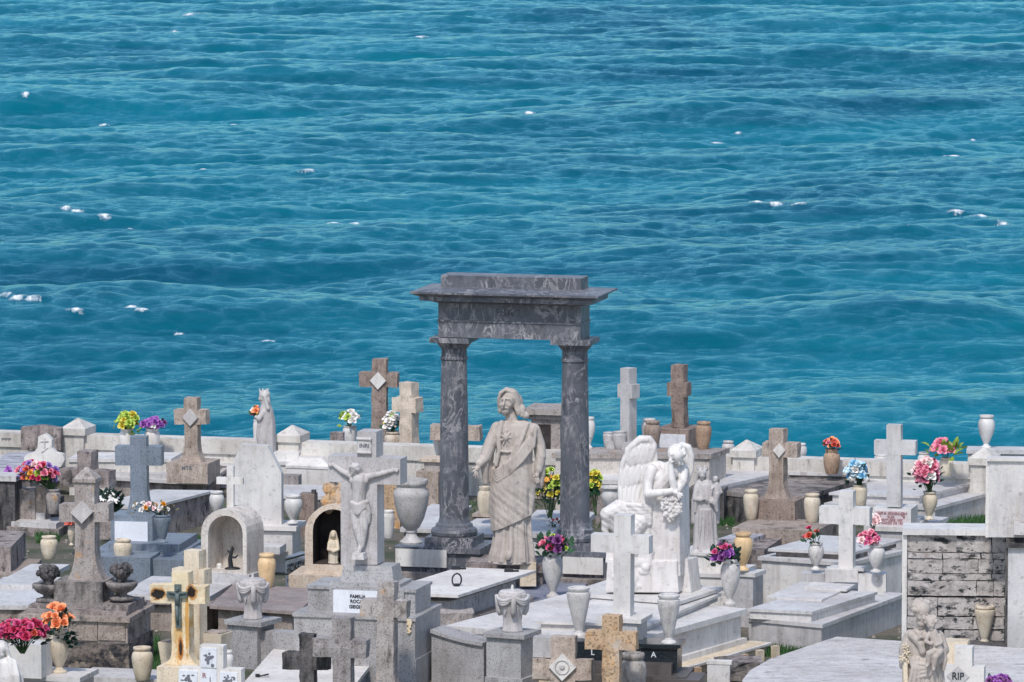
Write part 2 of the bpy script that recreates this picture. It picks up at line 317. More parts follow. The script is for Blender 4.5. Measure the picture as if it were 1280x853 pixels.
# ------------------------------------------------------------ sea
SEA = -6.0
def seamesh():
    rg = np.random.default_rng(5)
    xs = np.concatenate([-40 - 1.18 ** np.arange(48, 0, -1) * 1.5, np.arange(-40, 40, .10), 40 + 1.18 ** np.arange(1, 49) * 1.5])
    ys = [76.0]
    while ys[-1] < 345: ys.append(ys[-1] + max(.13, .13 * (ys[-1] / 150) ** 2 * .62))
    ys = np.concatenate([np.array([40, 55, 68.]), np.array(ys), 345 + 1.25 ** np.arange(1, 43) * 1.6])
    X, Y = np.meshgrid(xs, ys)
    fade = np.clip((60 - np.abs(X)) / 20, 0, 1) * np.clip((420 - Y) / 60, 0, 1)
    Z = np.zeros_like(X); ZQ = np.zeros_like(X); DX = np.zeros_like(X); DY = np.zeros_like(X)
    N = 190
    for i in range(N):
        u = (i + .5) / N
        L = .42 * (34 / .42) ** (u ** 1.45) * rg.uniform(.93, 1.07)
        sp = .26 if L > 10 else (.42 if L > 3 else .6)
        th = -R(90) + R(9) + rg.normal() * sp            # travel towards the shore
        k = 2 * math.pi / L; kx, ky = k * math.cos(th), k * math.sin(th)
        a = L * (.0019 if L > 12 else .0024 if L > 3.2 else .0034 if L > 1.1 else .0032) * rg.uniform(.6, 1.3)
        ph = rg.uniform(0, 6.283)
        mod = 1 + .8 * np.sin(X * k * .13 * math.cos(th + 1) + Y * k * .13 * math.sin(th + 1) + ph * 3)
        A = kx * X + ky * Y + ph
        wv = a * mod * np.sin(A); Z += wv; c = np.cos(A)
        if L < 7: ZQ += wv
        DX += .5 * a * mod * c * math.cos(th); DY += .5 * a * mod * c * math.sin(th)
    ZS = ZQ / ZQ.std()
    big_ = np.sin(X * .21 + Y * .05 + 1) * np.sin(Y * .11 - X * .04) + .6 * np.sin(X * .5 + Y * .23)
    foam = .55 * np.clip((ZS + .5 * big_ - 3.35) / .6, 0, 1)
    caps = [(243, 18, 10, 4), (237, 20, 6, 3), (218, 43, 4, 2), (527, 51, 9, 2.4), (656, 84, 8, 3), (998, 61, 6, 2.6), (1152, 40, 4, 2), (1206, 43, 4, 2), (773, 120, 4, 2), (295, 154, 9, 2.4),
            (385, 222, 17, 2.6), (893, 170, 10, 3), (922, 163, 4, 2), (664, 146, 6, 2), (255, 219, 5, 2), (80, 268, 5, 3), (92, 270, 9, 4), (128, 274, 8, 3), (160, 279, 6, 2),
            (945, 265, 9, 3), (968, 266, 11, 4), (998, 268, 9, 2), (1193, 203, 9, 2.6), (1182, 203, 4, 2), (1215, 162, 4, 2), (1196, 272, 12, 4), (1225, 279, 12, 2.5), (1255, 284, 10, 3), (420, 290, 8, 4), (446, 290, 8, 4),
            (8, 399, 10, 4), (20, 402, 12, 6), (38, 403, 12, 4), (92, 411, 20, 2.4), (163, 408, 8, 5), (176, 411, 9, 3), (222, 419, 6, 2), (1018, 372, 5, 2.5), (335, 427, 14, 2), (30, 130, 4, 2), (130, 140, 5, 2)]
    for px, py, wx, wy in caps:
        c = P(px, py, SEA); s = mpp(c)
        sx = min(wx, 9) * s * 1.15; sy = min(wy, 4) * s / math.sin(dep(c)) * .42
        g = np.exp(-((X - c.x) / sx) ** 2 - ((Y - c.y + .06 * (X - c.x)) / sy) ** 2)
        foam = np.maximum(foam, g)
        Z += .05 * g
    # long swell ridges seen in the photograph
    for px, py, L, hh, wd in ((180, 408, 260, .42, 5.5), (260, 240, 250, .4, 7), (1150, 205, 160, .4, 8), (1100, 268, 260, .45, 7), (900, 150, 200, .35, 8), (1150, 425, 160, .3, 5), (560, 250, 200, .25, 6), (80, 255, 160, .3, 6)):
        c = P(px, py, SEA); s = mpp(c)
        yy = Y - c.y + .10 * (X - c.x) + .5 * np.sin(X * .55 + px) 
        Z += .75 * hh * np.exp(-((X - c.x) / (L * s * .8)) ** 2) * np.where(yy < 0, np.exp(-(yy / (wd * .42)) ** 2), np.exp(-(yy / wd) ** 2))
    X2 = X - DX * fade; Y2 = Y - DY * fade; Z = Z * fade + SEA
    ny, nx = X.shape
    co = np.stack([X2, Y2, Z], -1).reshape(-1, 3)
    i = (np.arange(ny - 1)[:, None] * nx + np.arange(nx - 1)[None]).ravel()
    faces = np.stack([i, i + 1, i + nx + 1, i + nx], 1)
    me = bpy.data.meshes.new('sea')
    me.vertices.add(len(co)); me.vertices.foreach_set('co', co.ravel().astype(np.float32))
    me.loops.add(faces.size); me.loops.foreach_set('vertex_index', faces.ravel().astype(np.int32))
    me.polygons.add(len(faces)); me.polygons.foreach_set('loop_start', np.arange(0, faces.size, 4).astype(np.int32))
    me.polygons.foreach_set('use_smooth', np.ones(len(faces), bool))
    me.update(calc_edges=True)
    at = me.attributes.new('foam', 'FLOAT', 'POINT'); at.data.foreach_set('value', foam.ravel().astype(np.float32))
    return me
t = NT('sea_water'); v = t.coords((1, 1, 1), False)
big = t.noise(t.coords((.05, .02, 1), False), 1.0, 4)
col = t.mix(t.ramp(big, .35, .65), hx('004a5f'), hx('006c7c'))
at = t.n('ShaderNodeAttribute', attribute_name='foam')
fo = t.n('ShaderNodeMath', operation='ADD'); t.l(at.outputs['Fac'], fo.inputs[0])
fn = t.noise(t.coords((1, .3, 1), False), 7, 6, .75)
fm = t.mul(fn, 2.2); t.l(fm, fo.inputs[1])
mask = t.ramp(fo.outputs[0], 1.48, 2.1)
t.t.nodes.remove(t.b)
h1 = t.noise(t.coords((1, .6, 1), False), 3.2, 8, .74, .6)
bp = t.n('ShaderNodeBump'); bp.inputs['Strength'].default_value = 1.0; bp.inputs['Distance'].default_value = .055; t.l(h1, bp.inputs['Height'])
df = t.n('ShaderNodeBsdfDiffuse'); t.l(t.mix(mask, col, hx('eef2f3')), df.inputs['Color']); up = t.n('ShaderNodeCombineXYZ'); up.inputs[2].default_value = 1; t.l(up.outputs[0], df.inputs['Normal'])   # the water's own colour comes from below the surface
gl = t.n('ShaderNodeBsdfGlossy'); gl.inputs['Color'].default_value = (.44, .87, .95, 1); gl.inputs['Roughness'].default_value = .1; t.l(bp.outputs[0], gl.inputs['Normal'])
fr = t.n('ShaderNodeFresnel'); fr.inputs['IOR'].default_value = 1.333; t.l(bp.outputs[0], fr.inputs['Normal'])
iv = t.n('ShaderNodeMath', operation='SUBTRACT'); iv.inputs[0].default_value = 1; t.l(mask, iv.inputs[1])
ms = t.n('ShaderNodeMixShader'); t.l(t.mul(fr.outputs[0], iv.outputs[0]), ms.inputs[0]); t.l(df.outputs[0], ms.inputs[1]); t.l(gl.outputs[0], ms.inputs[2])
t.l(ms.outputs[0], [n for n in t.t.nodes if n.type == 'OUTPUT_MATERIAL'][0].inputs['Surface'])
M['sea'] = t.m
sea = bpy.data.objects.new('sea', seamesh()); COL.objects.link(sea); sea.data.materials.append(M['sea']); sea['kind'] = 'structure'

# ------------------------------------------------------------ ground, shore, sea wall
t = NT('cemetery_ground'); v = t.coords((1, 1, 1), False)
c = t.mix(t.ramp(t.noise(v, 1.3), .42, .58), hx('3f4a33'), hx('6d665c'))
c = t.mix(t.ramp(t.noise(v, 14), .45, .7), c, hx('4f4a45'))
t.l(c, t.b.inputs['Base Color']); t.b.inputs['Roughness'].default_value = .95; t.bump(t.noise(v, 30), .6, .03)
M['ground'] = t.m
WA, WB = P(0, 541, .6), P(1060, 576, .6)          # front edge of the wall top
wdir = (WB - WA).normalized(); wang = math.atan2(wdir.y, wdir.x); wn = Vector((-wdir.y, wdir.x, 0))
g = B()
e0, e1 = WA - wdir * 45 + wn * .15, WA + wdir * 60 + wn * .15
f = [(-60, -30), (60, -30), (e1.x, e1.y), (e0.x, e0.y)]
g.faces.new([g.verts.new((x, y, 0)) for x, y in f])
solo('ground', g, M['ground'], None, None, (0, 0, 0), kind='structure')
g = B()
rows = []
for j in range(24):
    u = j / 23; row = []
    for i in range(120):
        p = e0 + (e1 - e0) * (i / 119) + wn * (u * 16)
        row.append(g.verts.new((p.x, p.y, -.01 - 7.5 * u ** .8 + (0 if j == 0 else rnd.uniform(-.35, .35)))))
    rows.append(row)
for a, b in zip(rows, rows[1:]):
    for i in range(119): g.faces.new((a[i], a[i + 1], b[i + 1], b[i]))
M['rock'] = stone('shore_rock', '6b645c', '4c4844', 2, '33312f', .5, 20, (), None, .95, .8, 8)
solo('rocky_shore', g, M['rock'], None, None, (0, 0, 0), kind='structure')

wl = thing('sea_wall', 'long low white sea wall closing the cemetery against the water', 'wall', (WA.x, WA.y, 0), wang)
L0, L1 = -30, 45
s0 = mpp(WA)
b = B(); box(b, L0, L1, .03, .26, 0, .42); part('wall_body', b, M['wallwhite'], wl, .01)
b = B(); box(b, L0, L1, 0, .3, .42, .6); part('coping', b, M['wallwhite'], wl, .015)
def along(px, py):                         # distance along the wall at which a picture column meets it
    best = min((abs((WA + wdir * d).x - P(px, py, .6).x), d) for d in [i * .02 for i in range(-100, 900)]); return best[1]
for px, py in ((93, 545), (362, 554), (640, 562), (931, 572), (1229, 583)):
    x = along(px, py); hw = .165
    b = B(); box(b, x - hw + .03, x + hw - .03, -.05, .33, 0, .605)
    post = part('post', b, M['wallwhite'], wl, .008)
    b = B(); prism(b, [(x - hw, -.08), (x + hw, -.08), (x + hw, .36), (x - hw, .36)], .605, .69)
    prism(b, [(x - hw, -.08), (x + hw, -.08), (x + hw, .36), (x - hw, .36)], .69, .80, [(x - .01, .13), (x + .01, .13), (x + .01, .15), (x - .01, .15)])
    part('post_cap', b, M['wallwhite'], post)
# dark scribble on the wall face at the far left
b = B()
for k in range(9):
    x0 = .02 + k * .014
    tube(b, [(x0, -.004, .53), (x0 + .012, -.004, .50 + .012 * (k % 3)), (x0 + .018, -.004, .535)], .004, 5)
part('scribble', b, M['letter_grey'], wl)
# ------------------------------------------------------------ tools that read sizes off the photograph
class G:
    """a thing whose front stands at the photo point px, py on the level z; turned by rz"""
    def __init__(s, name, label, cat, px, py, z, rz=-18, group=None):
        s.px, s.py, s.z, s.rz = px, py, z, R(rz)
        s.loc = P(px, py, z); s.s = mpp(s.loc); s.dep = dep(s.loc)
        s.kx = s.s / math.cos(s.rz); s.kz = s.s / math.cos(s.dep)
        s.t = thing(name, label, cat, s.loc, s.rz, group)
    def L(s, px, py, d=0.0):
        sn, cs = math.sin(-s.rz), math.cos(s.rz)
        x = ((px - s.px) * s.s - d * sn) / cs
        z = (s.py - py) * s.kz - (d * cs - x * sn) * math.tan(s.dep)
        return Vector((x, d, z))
    def xz(s, px, py, d=0.0): v = s.L(px, py, d); return (v.x, v.z)
    def box(s, name, x0, x1, yb, yt, d0, d1, mat, bevel=.008, taper=0, parent=None, label=None):
        xa, xb = s.L(x0, yt, d0).x, s.L(x1, yt, d0).x
        zt = s.L((x0 + x1) / 2, yt, d0).z
        zb = -s.z if yb is None else s.L((x0 + x1) / 2, yb, d0).z
        b = B(); box(b, xa, xb, d0, d1, zb, zt, taper)
        return part(name, b, mat, parent or s.t, bevel)
    def slab(s, name, x0, x1, yt, th, d0, d1, mat, bevel=.006, parent=None):   # yt: pixel of the front top edge
        xa, xb = s.L(x0, yt, d0).x, s.L(x1, yt, d0).x; zt = s.L((x0 + x1) / 2, yt, d0).z
        b = B(); box(b, xa, xb, d0, d1, zt - th, zt)
        return part(name, b, mat, parent or s.t, bevel)
    def outline(s, name, pts, d0, d1, mat, bevel=.008, parent=None, label=None):
        b = B(); extr(b, [s.xz(x, y, d0) for x, y in pts], d0, d1)
        return part(name, b, mat, parent or s.t, bevel, label=label)

def quad(FL, FR, BR, z):
    a, b, c = (P(*FL, z).to_2d(), P(*FR, z).to_2d(), P(*BR, z).to_2d())
    return [a, b, c, c + a - b]
def grow(q, d):
    n = len(q); out = []
    for i in range(n):
        e0 = (q[i] - q[i - 1]).normalized(); e1 = (q[(i + 1) % n] - q[i]).normalized()
        n0, n1 = Vector((e0.y, -e0.x)), Vector((e1.y, -e1.x))
        k = 1 + n0.dot(n1)
        out.append(q[i] + (n0 + n1) * (d / max(k, .3)))
    return out
class Tomb:
    def __init__(s, label, q, group='stone tombs in rows', name='tomb', cat='tomb'):
        s.c = sum(q, Vector((0, 0))) / 4; s.q = q
        s.t = thing(name, label, cat, (s.c.x, s.c.y, 0), 0, group)
    def add(s, name, q, z0, z1, mat, bevel=.008, rgh=0):
        b = B(); prism(b, [tuple(p - s.c) for p in q], z0, z1)
        if rgh: rough(b, rgh, rnd.random() * 50, 3)
        return part(name, b, mat, s.t, 0 if rgh else bevel)

# ------------------------------------------------------------ tombs
# white marble tomb that carries the angel
q0 = quad((557, 782), (785, 803), (934, 761), .50)
T1 = Tomb('large white marble stepped tomb under the weeping angel', q0)
T1.add('base', grow(q0, -.05), .16, .44, M['white']); T1.add('ledge', q0, .44, .50, M['white'])
T1.add('skirting', grow(q0, .0), .13, .19, M['bright'])
T1.add('kerb', grow(q0, .16), 0, .13, M['cream'])
T1.add('kerb_slab', grow(q0, .20), .105, .128, M['bright'])
q1 = quad((671, 777), (809, 781), (902, 742), .58)
T1.add('riser', grow(q1, -.03), .50, .555, M['grey']); T1.add('slab', q1, .553, .58, M['white'])
q2 = quad((708, 741), (850, 752), (905, 734), .63)
T1.add('plinth_slab', q2, .595, .63, M['white']); T1.add('plinth', grow(q2, -.025), .58, .597, M['grey'])
# low marble tomb at the right
q0 = quad((933, 772), (1028, 781), (1132, 742), .33)
T2 = Tomb('low grey veined marble tomb with loose slabs below the plain white cross', q0)
T2.add('base', grow(q0, -.02), 0, .29, M['grey']); T2.add('ledge', q0, .29, .33, M['greyslab'])
q1 = quad((934, 761), (1015, 765), (1097, 740), .44)
T2.add('riser', grow(q1, -.02), .33, .41, M['white']); T2.add('slab', q1, .41, .44, M['greyslab'])
T2.add('loose_slab', quad((958, 746), (1027, 750), (1069, 731), .462), .441, .462, M['white'], .004)
T2.add('loose_slab', quad((1005, 734), (1058, 737), (1069, 730.5), .486), .463, .486, M['white'], .004)
h = G('headstone_block', 'row of three pale marble blocks under the white cross beside the pink flower vases', 'headstone', 1052, 728, .44, -6)
h.box('side_block', 1002, 1031, 728, 717, 0, .22, M['grey']); h.box('middle_block', 1031.5, 1072, 728, 713, -.02, .26, M['white'])
h.box('side_block', 1072.5, 1107, 744, 718, 0.0, .24, M['white'])
# pedestal tomb of the mother and child statue
q0 = quad((848, 690), (906, 692), (925, 684), .71)
T3 = Tomb('white stepped pedestal under the small mother and child statue', q0, None, 'pedestal', 'pedestal')
T3.add('top_slab', grow(q0, .02), .68, .71, M['white']); T3.add('upper_body', q0, .5, .68, M['bright'])
T3.add('ledge', grow(q0, .14), .46, .5, M['white']); T3.add('lower_body', grow(q0, .12), 0, .46, M['bright'])
p = G('pedestal', 'square white marble pedestal carrying the peach vase', 'pedestal', 931, 750, .30, -25)
p.box('shaft', 912, 941, None, 718, 0, .28, M['grey']); p.slab('top_slab', 910, 943, 716, .045, -.02, .3, M['white'])
# pale tomb behind it
q0 = quad((947, 696), (1060, 704), (1132, 688), .54)
T4 = Tomb('long pale marble tomb with a dark gap beneath its slab, behind the low grey tomb', q0)
T4.add('base', grow(q0, -.03), 0, .5, M['white']); T4.add('ledge', q0, .5, .54, M['greyslab'])
q1 = quad((960, 686), (1066, 691), (1130, 674), .63)
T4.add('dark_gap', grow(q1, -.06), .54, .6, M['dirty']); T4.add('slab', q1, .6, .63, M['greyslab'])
# tomb of the tall grey cross with the pink plaque
h = G('tomb', 'pale tomb with a pink lettered plaque beneath the tall grey cross', 'tomb', 1113, 662, .60, -14, 'stone tombs in rows')
h.box('base', 1083, 1140, None, 661, 0, 1.0, M['grey']); h.slab('ledge', 1080, 1134, 659, .05, -.03, 1.0, M['white'])
h.box('plinth', 1092, 1139, 659, 636, .12, .55, M['white'])
pq = h.box('plaque', 1094, 1134, 657, 639, .105, .125, M['pinkplaque'], .003)
for i, (s_, y) in enumerate((('AVE M. GONZALEZ', 642), ('RUIZ', 646.3), ('4 OCTUBRE 1907', 650.4), ('17 MARZO DE 1931', 654.2))):
    v = h.L(1114, y, .102); lettering(s_, h.kz * 3.0, M['letter_red'], pq, v.x, .101, v.z, .03, .95)
for sx in (1098, 1130):
    b = B()
    for k in range(7):
        v = h.L(sx + rnd.uniform(-3, 3), 645 + rnd.uniform(-3, 3), .1); sph(b, v, (.011, .004, .008), None, 6, 4)
    part('emblem', b, M['letter_red'], pq)
b = G('pedestal', 'low marble block carrying the vase of tall pink flowers', 'pedestal', 1155, 668, .36, -20)
b.box('shaft', 1132, 1171, None, 653, 0, .35, M['white']); b.slab('top_slab', 1130, 1173, 651, .05, -.02, .37, M['greyslab'])
# broad tomb behind, at right
q0 = quad((1030, 629), (1170, 634), (1244, 614), .26)
T6 = Tomb('broad low grey tomb with two stepped slabs near the sea wall at right', q0)
T6.add('base', grow(q0, -.02), 0, .22, M['grey']); T6.add('ledge', q0, .22, .26, M['greyslab'])
q1 = quad((1036, 616), (1150, 620), (1224, 602), .36)
T6.add('riser', grow(q1, -.03), .26, .33, M['greyslab']); T6.add('slab', q1, .33, .36, M['greyslab'])
q0 = quad((1062, 600), (1200, 602), (1222, 594), .37)
T6b = Tomb('flat white slab tomb lying along the sea wall at right', q0)
T6b.add('base', grow(q0, -.03), 0, .33, M['white']); T6b.add('slab', q0, .33, .37, M['greyslab'])
h = G('headstone_block', 'wide grey block with a tall white vase on top by the sea', 'headstone', 1245, 588, .40, -6)
h.box('body', 1210, 1300, None, 566, 0, .3, M['grey']); h.slab('cap', 1208, 1302, 563, .05, -.03, .34, M['greyslab'])
# dark slab tomb of the brown cross with diamond
q0 = quad((897, 613), (1000, 622), (1068, 601), .37)
T7 = Tomb('dark mould covered concrete tomb behind the brown cross with a white diamond', q0)
T7.add('base', grow(q0, -.01), 0, .31, M['blackmoss'], .01); T7.add('slab', q0, .31, .37, M['dirty'], .012)
q0 = quad((915, 660), (1020, 664), (1046, 651), .30)
T7b = Tomb('weathered stone base with black streaked slabs in front of the brown cross', q0)
T7b.add('base', q0, 0, .30, M['masonry'], .01)
T7b.add('lower_slab', quad((890, 690), (955, 688), (990, 664), .20), .0, .20, M['moss'], .01)
T7b.add('loose_slab', quad((893, 675), (942, 673), (978, 661), .24), .202, .24, M['blackstreak'], .004)
q0 = quad((903, 608), (962, 594), (992, 577), .30)
T8 = Tomb('smooth white slab tomb against the sea wall left of the brown cross', [P(898, 608, .44).to_2d(), P(962, 594, .44).to_2d(), P(990, 580, .44).to_2d(), P(905, 578, .44).to_2d()])
T8.add('base', grow(T8.q, -.02), 0, .40, M['greyslab']); T8.add('slab', T8.q, .40, .44, M['greyslab'])
q0 = quad((985, 590), (1060, 592), (1072, 583), .44)
T8b = Tomb('narrow grey tomb slab on which the coral flower vase stands', q0)
T8b.add('base', grow(q0, -.02), 0, .40, M['dirty']); T8b.add('slab', q0, .40, .44, M['greyslab'])
# long brown and grey tomb at the back centre
q0 = quad((690, 567), (889, 568), (912, 560), .80)
T9 = Tomb('long stone tomb with two crosses and brown vases on top against the sea', q0)
T9.add('body', grow(q0, -.03), 0, .74, M['palestone']); T9.add('top_slab', q0, .74, .80, M['lichen'])
T9.add('footing', [p for p in quad((860, 612), (905, 612), (912, 605), .42)], 0, .42, M['blackmoss'])
q0 = quad((712, 600), (792, 601), (806, 590), .55)
T9b = Tomb('small white slab tomb partly hidden behind the right column', q0)
T9b.add('base', grow(q0, -.02), 0, .5, M['moss']); T9b.add('slab', q0, .5, .55, M['white'])
# back left
q0 = quad((358, 582), (412, 584), (432, 566), .36)
T11 = Tomb('plain white box tomb with a low ridged lid left of the crucifix', q0)
T11.add('base', q0, 0, .33, M['bright'])
b = B(); pl = [tuple(p - T11.c) for p in grow(q0, .01)]; inn = [tuple(p - T11.c) for p in grow(q0, -.12)]
prism(b, pl, .331, .36); prism(b, pl, .361, .45, inn); part('lid', b, M['bright'], T11.t, .006)
q0 = quad((328, 578), (384, 577), (398, 562), .40)
T11b = Tomb('white stepped tomb below the sea wall post left of the ridged tomb', q0)
T11b.add('base', q0, 0, .36, M['bright']); T11b.add('slab', grow(q0, .02), .36, .40, M['white']); T11b.add('upper_slab', grow(q0, -.12), .40, .50, M['bright'])
q0 = quad((330, 618), (470, 622), (490, 609), .20)
T11c = Tomb('low blue grey slab tomb behind the two arched niches', q0)
T11c.add('base', grow(q0, -.02), 0, .15, M['dirty']); T11c.add('slab', q0, .15, .20, M['greyslab'])
q0 = quad((255, 578), (318, 580), (332, 558), .32)
T12w = Tomb('bright white slab tomb behind the tall octagonal headstone', q0)
T12w.add('base', grow(q0, -.02), 0, .28, M['white']); T12w.add('slab', q0, .28, .32, M['bright'])
q0 = quad((98, 588), (258, 597), (285, 578), .30)
TL1 = Tomb('wide pale grey slab tomb with stained sides under the far left diamond cross', q0)
TL1.add('base', grow(q0, -.05), 0, .2, M['moss']); TL1.add('ledge', grow(q0, .02), .2, .24, M['greyslab']); TL1.add('slab', grow(q0, -.05), .24, .30, M['greyslab'])
q0 = quad((84, 574), (214, 574), (228, 565.5), .46)
TL2 = Tomb('white ledge tomb below the two flower vases on the sea wall', q0)
TL2.add('base', grow(q0, -.02), 0, .42, M['wallwhite']); TL2.add('slab', q0, .42, .46, M['white'])
q0 = quad((-40, 595), (40, 592), (70, 566), .40)
TL3 = Tomb('grey weathered slab tomb at the far left by the sea wall', q0)
TL3.add('base', grow(q0, -.03), 0, .34, M['dirty']); TL3.add('slab', q0, .34, .40, M['weatherslab'])
TL3.add('upper_slab', grow(q0, -.2), .40, .45, M['blackstreak'])
q0 = quad((110, 633), (187, 634), (268, 613), .40)
T15 = Tomb('grey slab tomb with a stained brown side behind the blue grey cross', q0)
T15.add('base', grow(q0, -.03), 0, .37, M['moss'], .012); T15.add('slab', q0, .37, .40, M['greyslab'])
q0 = quad((120, 622), (262, 618), (300, 604), .22)
q0 = quad((14, 652), (70, 655), (95, 640), .16)
TL4 = Tomb('low tomb of broken white slabs beside the dark left pillar', q0)
TL4.add('base', grow(q0, .05), 0, .1, M['moss']); TL4.add('lower_slab', q0, .1, .16, M['weatherslab'])
TL4.add('upper_slab', [p + Vector((-.1, .25)) for p in grow(q0, -.08)], .16, .24, M['weatherslab'])
q0 = quad((-30, 705), (32, 708), (52, 686), .30)
TL5 = Tomb('rough grey stone block tomb behind the dark carved urns at left', q0)
TL5.add('base', q0, 0, .18, M['masonry'], .015); TL5.add('upper_block', [p + Vector((-.15, .3)) for p in grow(q0, -.05)], .18, .46, M['moss'], .015)
q0 = quad((-60, 756), (48, 757), (110, 722), .34)
TL6 = Tomb('smooth pale grey slab tomb at the left edge behind the red flowers', q0)
TL6.add('base', grow(q0, -.04), 0, .29, M['masonry']); TL6.add('slab', q0, .29, .34, M['greyslab'])
TL6.add('upper_slab', [p + Vector((.05, .9)) for p in grow(q0, -.25)], .34, .39, M['greyslab'])
# dark pillar at the left edge
p = G('stone_pillar', 'dark mould stained stone pillar cut by the left edge', 'pillar', 4, 668, .0, -12)
p.box('shaft', -16, 19, None, 603, 0, .32, M['blackmoss'], .012)
p.slab('cap', -20, 21, 596, .06, -.03, .37, M['weatherslab'])
# brown slate tomb
q0 = quad((262, 757), (373, 765), (402, 737), .42)
T16 = Tomb('brown slate slab tomb on rough stones in front of the tan niche', q0)
T16.add('slab', q0, .385, .42, M['slate'], .004); T16.add('base', grow(q0, -.08), 0, .38, M['masonry'], 0, .012)
T16.add('kerb_block', [p + Vector((-.12, -.25)) for p in grow(q0, -.3)], 0, .22, M['moss'], .015)
q0 = quad((150, 742), (262, 746), (300, 724), .40)
T17 = Tomb('pale slab tomb behind the rust stained cross', q0)
T17.add('base', grow(q0, -.05), 0, .30, M['masonry'], .015); T17.add('ledge', grow(q0, .03), .3, .34, M['moss']); T17.add('slab', q0, .34, .40, M['greyslab'])
# slab with iron ring, in front of the portal statue
q0 = quad((474, 740), (573, 744), (670, 713), .50)
T18 = Tomb('white slab lid with an iron ring in front of the robed statue', q0)
T18.add('lid', q0, .468, .50, M['bright'], .004)
for cpx in ((556, 762, .0, .2), (660, 722, 0, .2), (500, 748, 0, .2)):
    c = P(cpx[0], 752 if cpx[0] == 556 else cpx[1], .3)
    b = B(); box(b, c.x - .09 - T18.c.x, c.x + .09 - T18.c.x, c.y - T18.c.y, c.y + .25 - T18.c.y, .2, .467)
    part('support_block', b, M['cream'], T18.t, .012)
T18.add('base', grow(q0, -.16), 0, .40, M['weatherslab'], .01); T18.add('kerb', grow(q0, -.02), 0, .2, M['masonry'], 0, .012)
def ring(parent, c, off, r=.06, tilt=60, yaw=20):
    b = B(); n = 16; pts = [Vector((r * math.cos(a), 0, r * math.sin(a) * 1.25 + r * 1.25)) for a in [k * 2 * math.pi / n for k in range(n + 1)]]
    m = Euler((R(tilt), 0, R(yaw))).to_matrix()
    tube(b, [m @ p for p in pts], r * .17, 6); box(b, -r * .45, r * .45, -r * .5, r * .5, 0, r * .5)
    return part('lifting_ring', b, M['iron'], parent, loc=c - Vector((off.x, off.y, 0)), smooth=False)
ring(T18.t, P(571, 733, .50), T18.c, .055, 0, 25)
for px, py in ((570, 712), (636, 715)):
    c = P(px, py, .5); b = B(); box(b, -.05, .05, -.03, .06, 0, .03); box(b, .05, .11, -.01, .03, 0, .018)
    part('hinge', b, M['iron'], T18.t, .004, loc=c - Vector((T18.c.x, T18.c.y, 0)))
q0 = quad((548, 778), (706, 752), (745, 712), .16)
q0 = [P(x, y, .16).to_2d() for x, y in ((545, 792), (690, 760), (760, 712), (600, 722))]
T19 = Tomb('streaked blue grey floor slab between the iron ring lid and the angel tomb', q0, None, 'floor_slab', 'slab')
T19.add('slab', q0, 0, .16, M['streak'], .01)
c = P(568, 778, .24); b = B(); box(b, -.2, .2, 0, .3, -.24, .1); rough(b, .03, 3, 4)
solo('rubble_stone', b, M['lichen'], 'rough lichen covered rubble stone under the iron ring lid', 'stone', c)
# front: white slab between the crosses, with ring
q0 = quad((290, 870), (430, 874), (478, 812), .22)
T20 = Tomb('flat white slab tomb with an iron ring behind the two bottom crosses', q0)
T20.add('base', grow(q0, -.03), 0, .18, M['bluegran']); T20.add('slab', q0, .18, .22, M['bright'])
ring(T20.t, P(322, 846, .22), T20.c, .05, 75, 60)
# big foreground slab at right
pts = [P(x, y, .30).to_2d() for x, y in ((930, 930), (1300, 945), (1300, 812), (1215, 806), (1120, 801), (1046, 796), (1018, 805), (962, 824), (938, 838), (928, 850))]
c = sum(pts, Vector((0, 0))) / len(pts)
T21 = thing('tomb', 'huge weathered pale slab filling the lower right corner', 'tomb', (c.x, c.y, 0), 0, 'stone tombs in rows')
b = B(); prism(b, [tuple(p - c) for p in pts], .22, .30); part('slab', b, M['weatherslab'], T21, .02)
b = B(); prism(b, [tuple((p - c) * .96) for p in pts], 0, .22); part('base', b, M['moss'], T21, .02)
c = P(925, 853, .0); b = B(); box(b, -.25, .25, 0, .5, 0, .19); rough(b, .05, 9, 4)
solo('rough_stone', b, M['dirty'], 'dark rough stone at the left tip of the huge pale slab', 'stone', c)
g_ = G('marker_block', 'plain white square block at the bottom edge left of the huge slab', 'marker', 897, 866, .0, -8)
g_.box('body', 884, 912, None, 829, 0, .1, M['white'], .006); g_.box('cap', 883, 914, 831, 827, -.006, .11, M['bright'], .004)
# cream balusters under the kerb of the angel tomb
A, Bp = P(808, 851, .10), P(966, 808, .10)
for k in range(9):
    u = k / 8; c = A.lerp(Bp, u) + Vector((.02, -.16, 0))
    b = B(); box(b, -.035, .035, -.03, .03, 0, .2)
    part('baluster', b, M['cream'] if k % 3 else M['ochre'], T1.t, .006, loc=(c.x - T1.c.x, c.y - T1.c.y, -.07), rz=R(35))
# black granite tomb with letters
h = G('tomb', 'polished black granite tomb with pale carved letters behind the ochre cross', 'tomb', 800, 840, .25, -9, 'stone tombs in rows')
h.box('base', 700, 856, None, 845, -.35, .3, M['browngran']); h.box('head', 716, 800, 845, 803, .02, .24, M['blackgran'])
h.box('pedestal', 800.5, 846, 845, 812, -.10, .26, M['blackgran']); h.slab('pedestal_cap', 798, 850, 806, .035, -.13, .29, M['blackgran'])
h.slab('lower_slab', 722, 838, 830, .12, -.26, -.101, M['browngran'])
for s_, x, y, d in (('L', 741, 816, .018), ('A', 816.5, 819, -.104)):
    v = h.L(x, y, d); lettering(s_, h.kz * 7, M['letter_pale'], h.t, v.x, d, v.z, .02)
h.box('step', 815, 872, None, 850, -.45, .05, M['browngran'])
